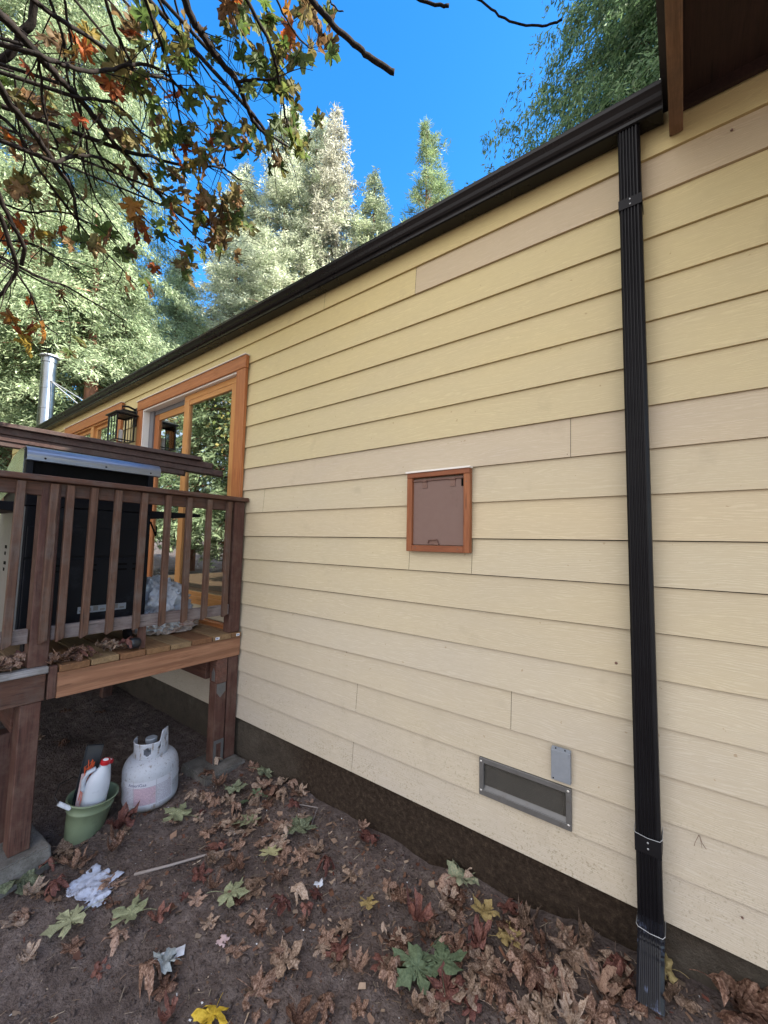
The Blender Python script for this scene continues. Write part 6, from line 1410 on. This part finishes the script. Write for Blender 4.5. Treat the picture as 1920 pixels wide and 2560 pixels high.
# small clods and stones
V0 = []; F0 = []
bm = bmesh.new(); bmesh.ops.create_icosphere(bm, subdivisions=1, radius=1)
iv = np.array([v.co[:] for v in bm.verts]); fi_ = np.array([[v.index for v in f.verts] for f in bm.faces]); bm.free()
for i in range(3200):
    x = rg.uniform(-3.0, 0.3); y = rg.uniform(-1.7, -0.01); r_ = rg.uniform(.0025, .010) * (2.0 if rg.random() < .06 else 1)
    P = iv * (1 + 0.25 * rg.normal(size=(len(iv), 1))) * r_ * rg.uniform(.6, 1.3, 3) + [x, y, ground(x, y) + r_ * .2]
    F0.append(fi_ + len(V0) * len(iv)); V0.append(P)
o = obj('soil_crumbs', raw_mesh('soil_crumbs', np.vstack(V0), np.vstack(F0)), M_DIRT)
tag(o, 'small soil clods and stones on the dirt', 'soil', kind='stuff')

# ================================================================== MAPLE OVERHEAD
mp = thing('maple_tree', (-5.2, -4.6, -0.6), 'bigleaf maple whose bare dark branches and browning leaves hang over the deck', 'tree')
A1, A2 = Vector((-4.4, -3.6, 3.6)), Vector((-3.4, -3.4, 5.6))
b = MB()
b.tube([(-5.2, -4.6, -0.7), (-5.1, -4.5, 1.0), (-4.8, -4.1, 2.6), A1, (-3.9, -3.5, 4.6), A2, (-3.0, -3.3, 7.0)], [0.20, 0.17, 0.14, 0.11, 0.09, 0.07, 0.03], 14)
b.build('trunk', M_LB, mp, smooth=True)
b = MB(); samples = []
br = random.Random(21)
for row in BRANCHES:
    P = [Vector(q[:3]) for q in row]; rd = [q[3] for q in row]
    # smooth subdivision with slight kinks
    pts, rr_ = [], []
    for i in range(len(P) - 1):
        for k in range(4):
            t = k / 4
            p0 = P[max(i - 1, 0)]; p1 = P[i]; p2 = P[i + 1]; p3 = P[min(i + 2, len(P) - 1)]
            q = 0.5 * ((2 * p1) + (p2 - p0) * t + (2 * p0 - 5 * p1 + 4 * p2 - p3) * t * t + (3 * p1 - p0 - 3 * p2 + p3) * t ** 3)
            pts.append(q + Vector((br.uniform(-1, 1), br.uniform(-1, 1), br.uniform(-1, 1))) * 0.004); rr_.append(rd[i] * (1 - t) + rd[i + 1] * t)
    pts.append(P[-1]); rr_.append(rd[-1])
    samples += [(p, r_) for p, r_ in zip(pts, rr_)]
    A = A2 if P[0].z > 3.9 else A1
    pre = [A.lerp(P[0], s) + Vector((0, 0, 0.15 * math.sin(s * 3.1))) for s in (0.0, 0.25, 0.5, 0.75)]
    pr_ = [rd[0] * (2.2 - 1.2 * s) for s in (0.0, 0.25, 0.5, 0.75)]
    b.tube(pre + pts, pr_ + rr_, 7)
b.build('branch', M_LB, mp, smooth=True)
# side twigs
b = MB(); tips = []
for row in BRANCHES:
    P = [Vector(q[:3]) for q in row]
    for i in range(1, len(P)):
        if P[0].x > -1.6: continue
        for k in range(1 if br.random() < 0.6 else 2):
            d = (P[i] - P[i - 1]).normalized(); s0 = P[i - 1].lerp(P[i], br.random())
            dd = (d + Vector((br.uniform(-1, 1), br.uniform(-1, 1), br.uniform(-1.1, .5))) * 0.75).normalized(); L_ = br.uniform(.12, .38)
            q = [s0]
            for j in range(1, 5): q.append(q[-1] + dd * L_ / 4); dd = (dd + Vector((br.uniform(-.25, .25), br.uniform(-.25, .25), br.uniform(-.30, .10)))).normalized()
            b.tube(q, [0.0032, 0.0028, 0.0024, 0.002, 0.0014], 4); tips.append(q[-1]); samples += [(x_, .003) for x_ in q]
# leaves with petioles reaching the nearest twig
SP = np.array([list(p) for p, _ in samples])
PAL = {0: [(.095, .145, .032), (.145, .18, .048), (.070, .11, .030), (.17, .155, .05)], 1: [(.19, .105, .045), (.24, .15, .065), (.14, .09, .040), (.21, .17, .06)], 2: [(.36, .095, .02), (.32, .15, .03), (.25, .06, .02), (.30, .22, .04)]}
HL = [leaf_arrays(60 + s, 0.35, 0.8, 0, 0.95, 0.07, 2) for s in range(7)]
hv, hf, hc, off = [], [], [], 0
leaves = [(Vector((x, y, z)), s_, pl) for (x, y, z, s_, pl) in HANGING if br.random() < .82]
leaves = [(p, s_, 0 if (pl == 1 and br.random() < .4) else pl) for (p, s_, pl) in leaves]
for (p_, s_, pl_) in list(leaves):
    if br.random() < .2: leaves.append((p_ + Vector((br.uniform(-.10, .10), br.uniform(-.10, .10), br.uniform(-.10, .10))), s_ * br.uniform(.6, 1), pl_))
for t in tips:
    if br.random() < 0.10 and t.x < -1.75: leaves.append((t, br.uniform(.06, .11), br.choice([0, 0, 1, 3 - 1])))
for (p, s_, pl) in leaves:
    A, F = HL[br.randrange(7)]
    dist = ((SP - np.array(p[:])) ** 2).sum(1); q = Vector(SP[dist.argmin()])
    if (q - p).length > 0.45: q = p + Vector((0, 0, 0.08))
    out = (p - q); out = out.normalized() if out.length > 1e-3 else Vector((0, 0, -1))
    yv = (out + Vector((br.uniform(-.5, .5), br.uniform(-.5, .5), -0.6 + br.uniform(-.4, .2)))).normalized()
    xv = yv.cross(Vector((br.uniform(-1, 1), br.uniform(-1, 1), br.uniform(.1, 1)))).normalized(); zv = xv.cross(yv)
    Mx = np.array([[xv.x, yv.x, zv.x], [xv.y, yv.y, zv.y], [xv.z, yv.z, zv.z]])
    W_ = (A * s_ * 0.76) @ Mx.T + np.array(p[:])
    hv.append(W_); hf.append(F + off); off += len(A)
    c = np.array(PAL[pl][br.randrange(4)]) * br.uniform(.75, 1.35); cc = np.tile(c, (len(F), 1))
    # browning margins on some leaves
    if br.random() < .5: cc[len(F) // 2:] = cc[len(F) // 2:] * 0.5 + np.array((.13, .06, .03)) * .5
    hc.append(cc)
    b.tube([q, q.lerp(p, .5) + Vector((0, 0, -.01)), p], 0.0012, 3, cap=False)
b.build('twig', M_LB, mp)
o = obj('foliage', raw_mesh('foliage', np.vstack(hv), np.vstack(hf), np.vstack(hc)), M_HANG, mp)

# ================================================================== CONIFERS AND OTHER TREES
def unit(a): return a / (np.linalg.norm(a, axis=-1, keepdims=True) + 1e-9)


def conifer(name, base, top, rmax, crown0, nb, label, seed, c1, c2, trunk_r=0.25, rise=0.15, droop=0.35, ls=(.22, .5), ws=.07, dens=5.5, K=6, hang=0.3, prof=0.85, bark=None, group=None, gap=0.0, lowfrac=1.0, rag=.35):
    g_ = np.random.default_rng(seed); x0, y0, z0 = base
    t = thing(name, (x0, y0, z0), label, 'tree', group)
    b = MB(); lean = g_.normal(0, .15, 2)
    zs = [z0 - .3, z0 + (top - z0) * .3, z0 + (top - z0) * .6, z0 + (top - z0) * .85, top - .1]
    lean = [float(lean[0]), float(lean[1])]
    b.tube([(x0 + lean[0] * i * .3, y0 + lean[1] * i * .3, z) for i, z in enumerate(zs)], [trunk_r, trunk_r * .8, trunk_r * .5, trunk_r * .22, .015], 12)
    H = g_.random(nb) ** lowfrac; H = crown0 + (top - crown0) * H
    frac = (H - crown0) / (top - crown0)
    az = g_.random(nb) * 2 * np.pi
    lump_ = 1 + rag * np.array([noise.noise((math.cos(a_) * 1.3 + seed, math.sin(a_) * 1.3, h * .35)) for a_, h in zip(az, H)]) * 1.6
    L = rmax * (1 - frac) ** prof * g_.uniform(1 - rag, 1.0, nb) * lump_ + .12
    low = np.clip((frac) / .12, .35, 1); L *= low
    # limbs
    order = g_.permutation(nb)[:min(nb, 150)]
    for i in order:
        d = (math.cos(az[i]), math.sin(az[i]))
        pts = [(x0 + d[0] * L[i] * s, y0 + d[1] * L[i] * s, H[i] + L[i] * (rise * s - droop * s * s)) for s in (0.02, .4, .8)]
        b.tube([tuple(map(float, q)) for q in pts], [float(.02 + .008 * L[i]), float(.012 + .004 * L[i]), .006], 4, cap=False)
    b.build('trunk', bark or M_BARK, t, smooth=True)
    cnt = np.maximum(3, (L * dens)).astype(int)
    idx = np.repeat(np.arange(nb), cnt)
    s = g_.random(len(idx)) ** .7 * (1 - .12) + .12
    if gap: s = gap + (1 - gap) * s
    ox = np.stack([np.cos(az[idx]), np.sin(az[idx]), np.zeros(len(idx))], 1)
    sd_ = np.stack([-ox[:, 1], ox[:, 0], ox[:, 2]], 1)
    Li = L[idx][:, None]; S_ = s[:, None]
    spread = g_.normal(0, 1, (len(idx), 1)) * Li * .14 * (1.2 - S_)
    P = np.array([x0, y0, 0]) + ox * Li * S_ + sd_ * spread
    P[:, 2] = H[idx] + L[idx] * (rise * s - droop * s * s) + g_.normal(0, .06, len(idx))
    cl = g_.uniform(.55, 1.25, (len(idx), 1)) * (c1 + (c2 - c1) * g_.random((len(idx), 1)))
    PK = np.repeat(P, K, 0); n = len(PK)
    OX = np.repeat(ox, K, 0); SD = np.repeat(sd_, K, 0)
    D = unit(OX * g_.uniform(-.2, 1.0, (n, 1)) + SD * g_.normal(0, .8, (n, 1)) + np.array([0, 0, 1]) * (g_.normal(0, .35, (n, 1)) - hang))
    PK = PK + g_.normal(0, .09, (n, 3))
    Ls = g_.uniform(ls[0], ls[1], (n, 1)); side = unit(np.cross(D, g_.normal(0, 1, (n, 3)))) * ws * g_.uniform(.6, 1.3, (n, 1))
    V = np.stack([PK - side * .5, PK + D * Ls * .45 + side * .6, PK + D * Ls, PK + D * Ls * .5 - side * .55], 1).reshape(-1, 3)
    F = np.arange(n * 4).reshape(n, 4)
    C = np.repeat(cl, K, 0) * g_.uniform(.75, 1.3, (n, 1))
    obj('crown', raw_mesh('crown', V, F, C), M_FOL, t)
    return t


def c3(*a): return np.array(a, float)
G1, G2 = c3(.14, .205, .10), c3(.43, .51, .31)
B1, B2 = c3(.30, .36, .24), c3(.66, .70, .53)
D1, D2 = c3(.05, .11, .05), c3(.22, .33, .15)
conifer('fir_tree', (-17.0, 1.2, -.6), 27.5, 7.6, 2.0, 1150, 'huge pale green fir filling the sky behind the maple branches, tallest of all', 1, G1, G2, .42, .10, .42, (.08, .20), .027, 9.5, 17, .45, rag=.45)
conifer('fir_tree', (-18.6, 6.6, -.6), 14.6, 4.6, 1.0, 620, 'shorter green fir whose shoulder meets the gutter beside open sky', 2, G1 * 1.05, G2 * 1.1, .28, .15, .40, (.08, .19), .027, 9.5, 16, .35, rag=.45)
conifer('fir_tree', (-13.3, 2.1, -.6), 10.5, 2.8, 6.0, 260, 'slender fir with a bare reddish trunk just behind the stove pipe', 3, G1, G2, .30, .05, .45, (.08, .20), .030, 9, 14, .4)
conifer('spruce_tree', (-17.4, 11.6, -.6), 26.0, 5.0, 3.0, 900, 'tall silvery spruce, leftmost of the three pointed tops above the gutter', 4, B1, B2, .3, .15, .30, (.10, .22), .036, 9, 11, .15, prof=.64, rag=.40)
conifer('spruce_tree', (-16.2, 12.9, -.6), 25.9, 5.0, 3.0, 900, 'tall silvery spruce, middle one of the three pointed tops', 5, B1, B2 * 1.05, .3, .15, .30, (.10, .22), .036, 9, 11, .15, prof=.64, rag=.40)
conifer('spruce_tree', (-14.9, 12.8, -.6), 25.4, 4.0, 3.0, 640, 'silvery spruce with a thin half bare spire beside the two pointed tops', 6, c3(.26, .26, .19), c3(.52, .52, .43), .28, .25, .25, (.14, .32), .05, 6.5, 6, .10, prof=.8, bark=M_BARKG)
conifer('spruce_tree', (-13.2, 14.2, -.6), 21.8, 4.6, 3.0, 760, 'narrow green spruce right of the silvery group, between it and the pine', 7, B1 * 1.1, c3(.52, .58, .36), .22, .15, .3, (.12, .28), .045, 8.5, 8, .2, prof=.85)
conifer('spruce_tree', (-19.4, 10.2, -.6), 22.6, 4.6, 3.0, 800, 'lower silvery spruce with a rounded shoulder left of the pointed tops', 8, B1, B2, .26, .15, .3, (.12, .28), .045, 8.5, 8, .15, prof=.65)
conifer('pine_tree', (-10.35, 15.2, -.6), 23.6, 2.9, 6.0, 210, 'single open crowned pine standing in blue sky above the black gutter', 9, c3(.10, .16, .07), c3(.30, .38, .18), .22, .45, .10, (.22, .42), .028, 4.2, 22, -.15, prof=.62, rag=.45)
conifer('cedar_tree', (0.4, 12.4, -.6), 31.0, 6.4, 6.0, 1600, 'dark drooping cedar showing between the sky and the brown roof eave', 10, D1, D2, .45, .10, .45, (.10, .26), .038, 9, 9, .75, prof=.55, rag=.5)
for i, (x, y, h, r_) in enumerate(((-31, -3.5, 16, 5.5), (-32, 3, 17, 5.5), (-30, 9, 14, 5), (-28, 15, 13, 4.6), (-22, -2.2, 13, 4.2), (-36, -10, 18, 6))):
    conifer('fir_tree', (x, y, -.6), h, r_, .5, 330, 'fir in the dim row of forest behind the nearer trees', 20 + i, G1 * .9, G2 * .95, .3, .1, .4, (.35, .7), .12, 4.5, 5, .3, group='firs in the forest row far behind')
# trees standing behind the viewer, seen mirrored in the patio door
for i, (x, y, h, r_) in enumerate(((-12.5, -6.0, 15, 3.6), (-17, -11.5, 20, 4.6), (-22, -9.5, 17, 5.0), (-15.5, -15, 18, 4.6))):
    conifer('fir_tree', (x, y, -.8), h, r_, .8, 330, 'fir across the yard, seen only as a green reflection in the patio door', 40 + i, G1, G2 * 1.1, .3, .1, .4, (.14, .32), .05, 7, 9, .35, group='firs reflected in the patio door')


def broadleaf(name, base, h, r_, label, seed, cols, bark, group=None, nleaf=9000, cz=.62, ls=.16):
    g_ = np.random.default_rng(seed); rr2 = random.Random(seed)
    t = thing(name, base, label, 'tree', group)
    b = MB(); B0 = Vector(base); ends = []

    def grow(p, d, L, rad, depth):
        q = [p]; dd = d.copy()
        for j in range(4): q.append(q[-1] + dd * L / 4); dd = (dd + Vector((rr2.uniform(-.22, .22), rr2.uniform(-.22, .22), rr2.uniform(-.05, .15)))).normalized()
        b.tube(q, [rad * (1 - .12 * j) for j in range(5)], 7 if depth < 2 else 4, cap=False)
        if depth >= 3: ends.extend(q[2:]); return
        for k in range(3 if depth else 5):
            a_ = rr2.uniform(0, 6.28); nd = (dd + Vector((math.cos(a_), math.sin(a_), rr2.uniform(-.2, .5))) * .8).normalized()
            grow(q[2 + k % 3], nd, L * rr2.uniform(.55, .75), rad * .5, depth + 1)
    grow(B0, Vector((0, 0, 1)), h * .5, h * .018, 0)
    b.build('trunk', bark, t, smooth=True)
    E = np.array([list(e) for e in ends]); idx = g_.integers(0, len(E), nleaf)
    P = E[idx] + g_.normal(0, r_ * .13, (nleaf, 3)); D = unit(g_.normal(0, 1, (nleaf, 3))); sd_ = unit(np.cross(D, g_.normal(0, 1, (nleaf, 3))))
    Ls = g_.uniform(.6, 1.3, (nleaf, 1)) * ls
    V = np.stack([P, P + D * Ls * .5 + sd_ * Ls * .42, P + D * Ls, P + D * Ls * .5 - sd_ * Ls * .42], 1).reshape(-1, 3)
    C = np.array(cols)[g_.integers(0, len(cols), nleaf)] * g_.uniform(.6, 1.3, (nleaf, 1))
    obj('crown', raw_mesh('crown', V, np.arange(nleaf * 4).reshape(-1, 4), C), M_FOLD, t)


YC = [(.42, .36, .10), (.30, .32, .10), (.50, .42, .16), (.22, .28, .09), (.40, .28, .12)]
broadleaf('yellow_tree', (-19.5, .2, -.6), 8.5, 2.6, 'pale limbed yellowing tree left of the stove pipe above the railing', 51, YC, M_BARKG, nleaf=7000)
broadleaf('yellow_tree', (-23.5, 2.6, -.6), 9.0, 3.0, 'yellowing tree with white branches farther back, right of the stove pipe', 52, YC, M_BARKG, nleaf=7000)
broadleaf('yellow_tree', (-13.5, -9.0, -.8), 9.5, 3.2, 'yellow leaved tree across the yard, mirrored in the patio door glass', 53, YC, M_BARKG, nleaf=15000, ls=.10)
broadleaf('yellow_tree', (-9.5, -6.8, -.8), 7.0, 2.6, 'smaller yellow green tree across the yard, mirrored low in the patio door', 54, YC, M_BARKG, nleaf=13000, ls=.09)
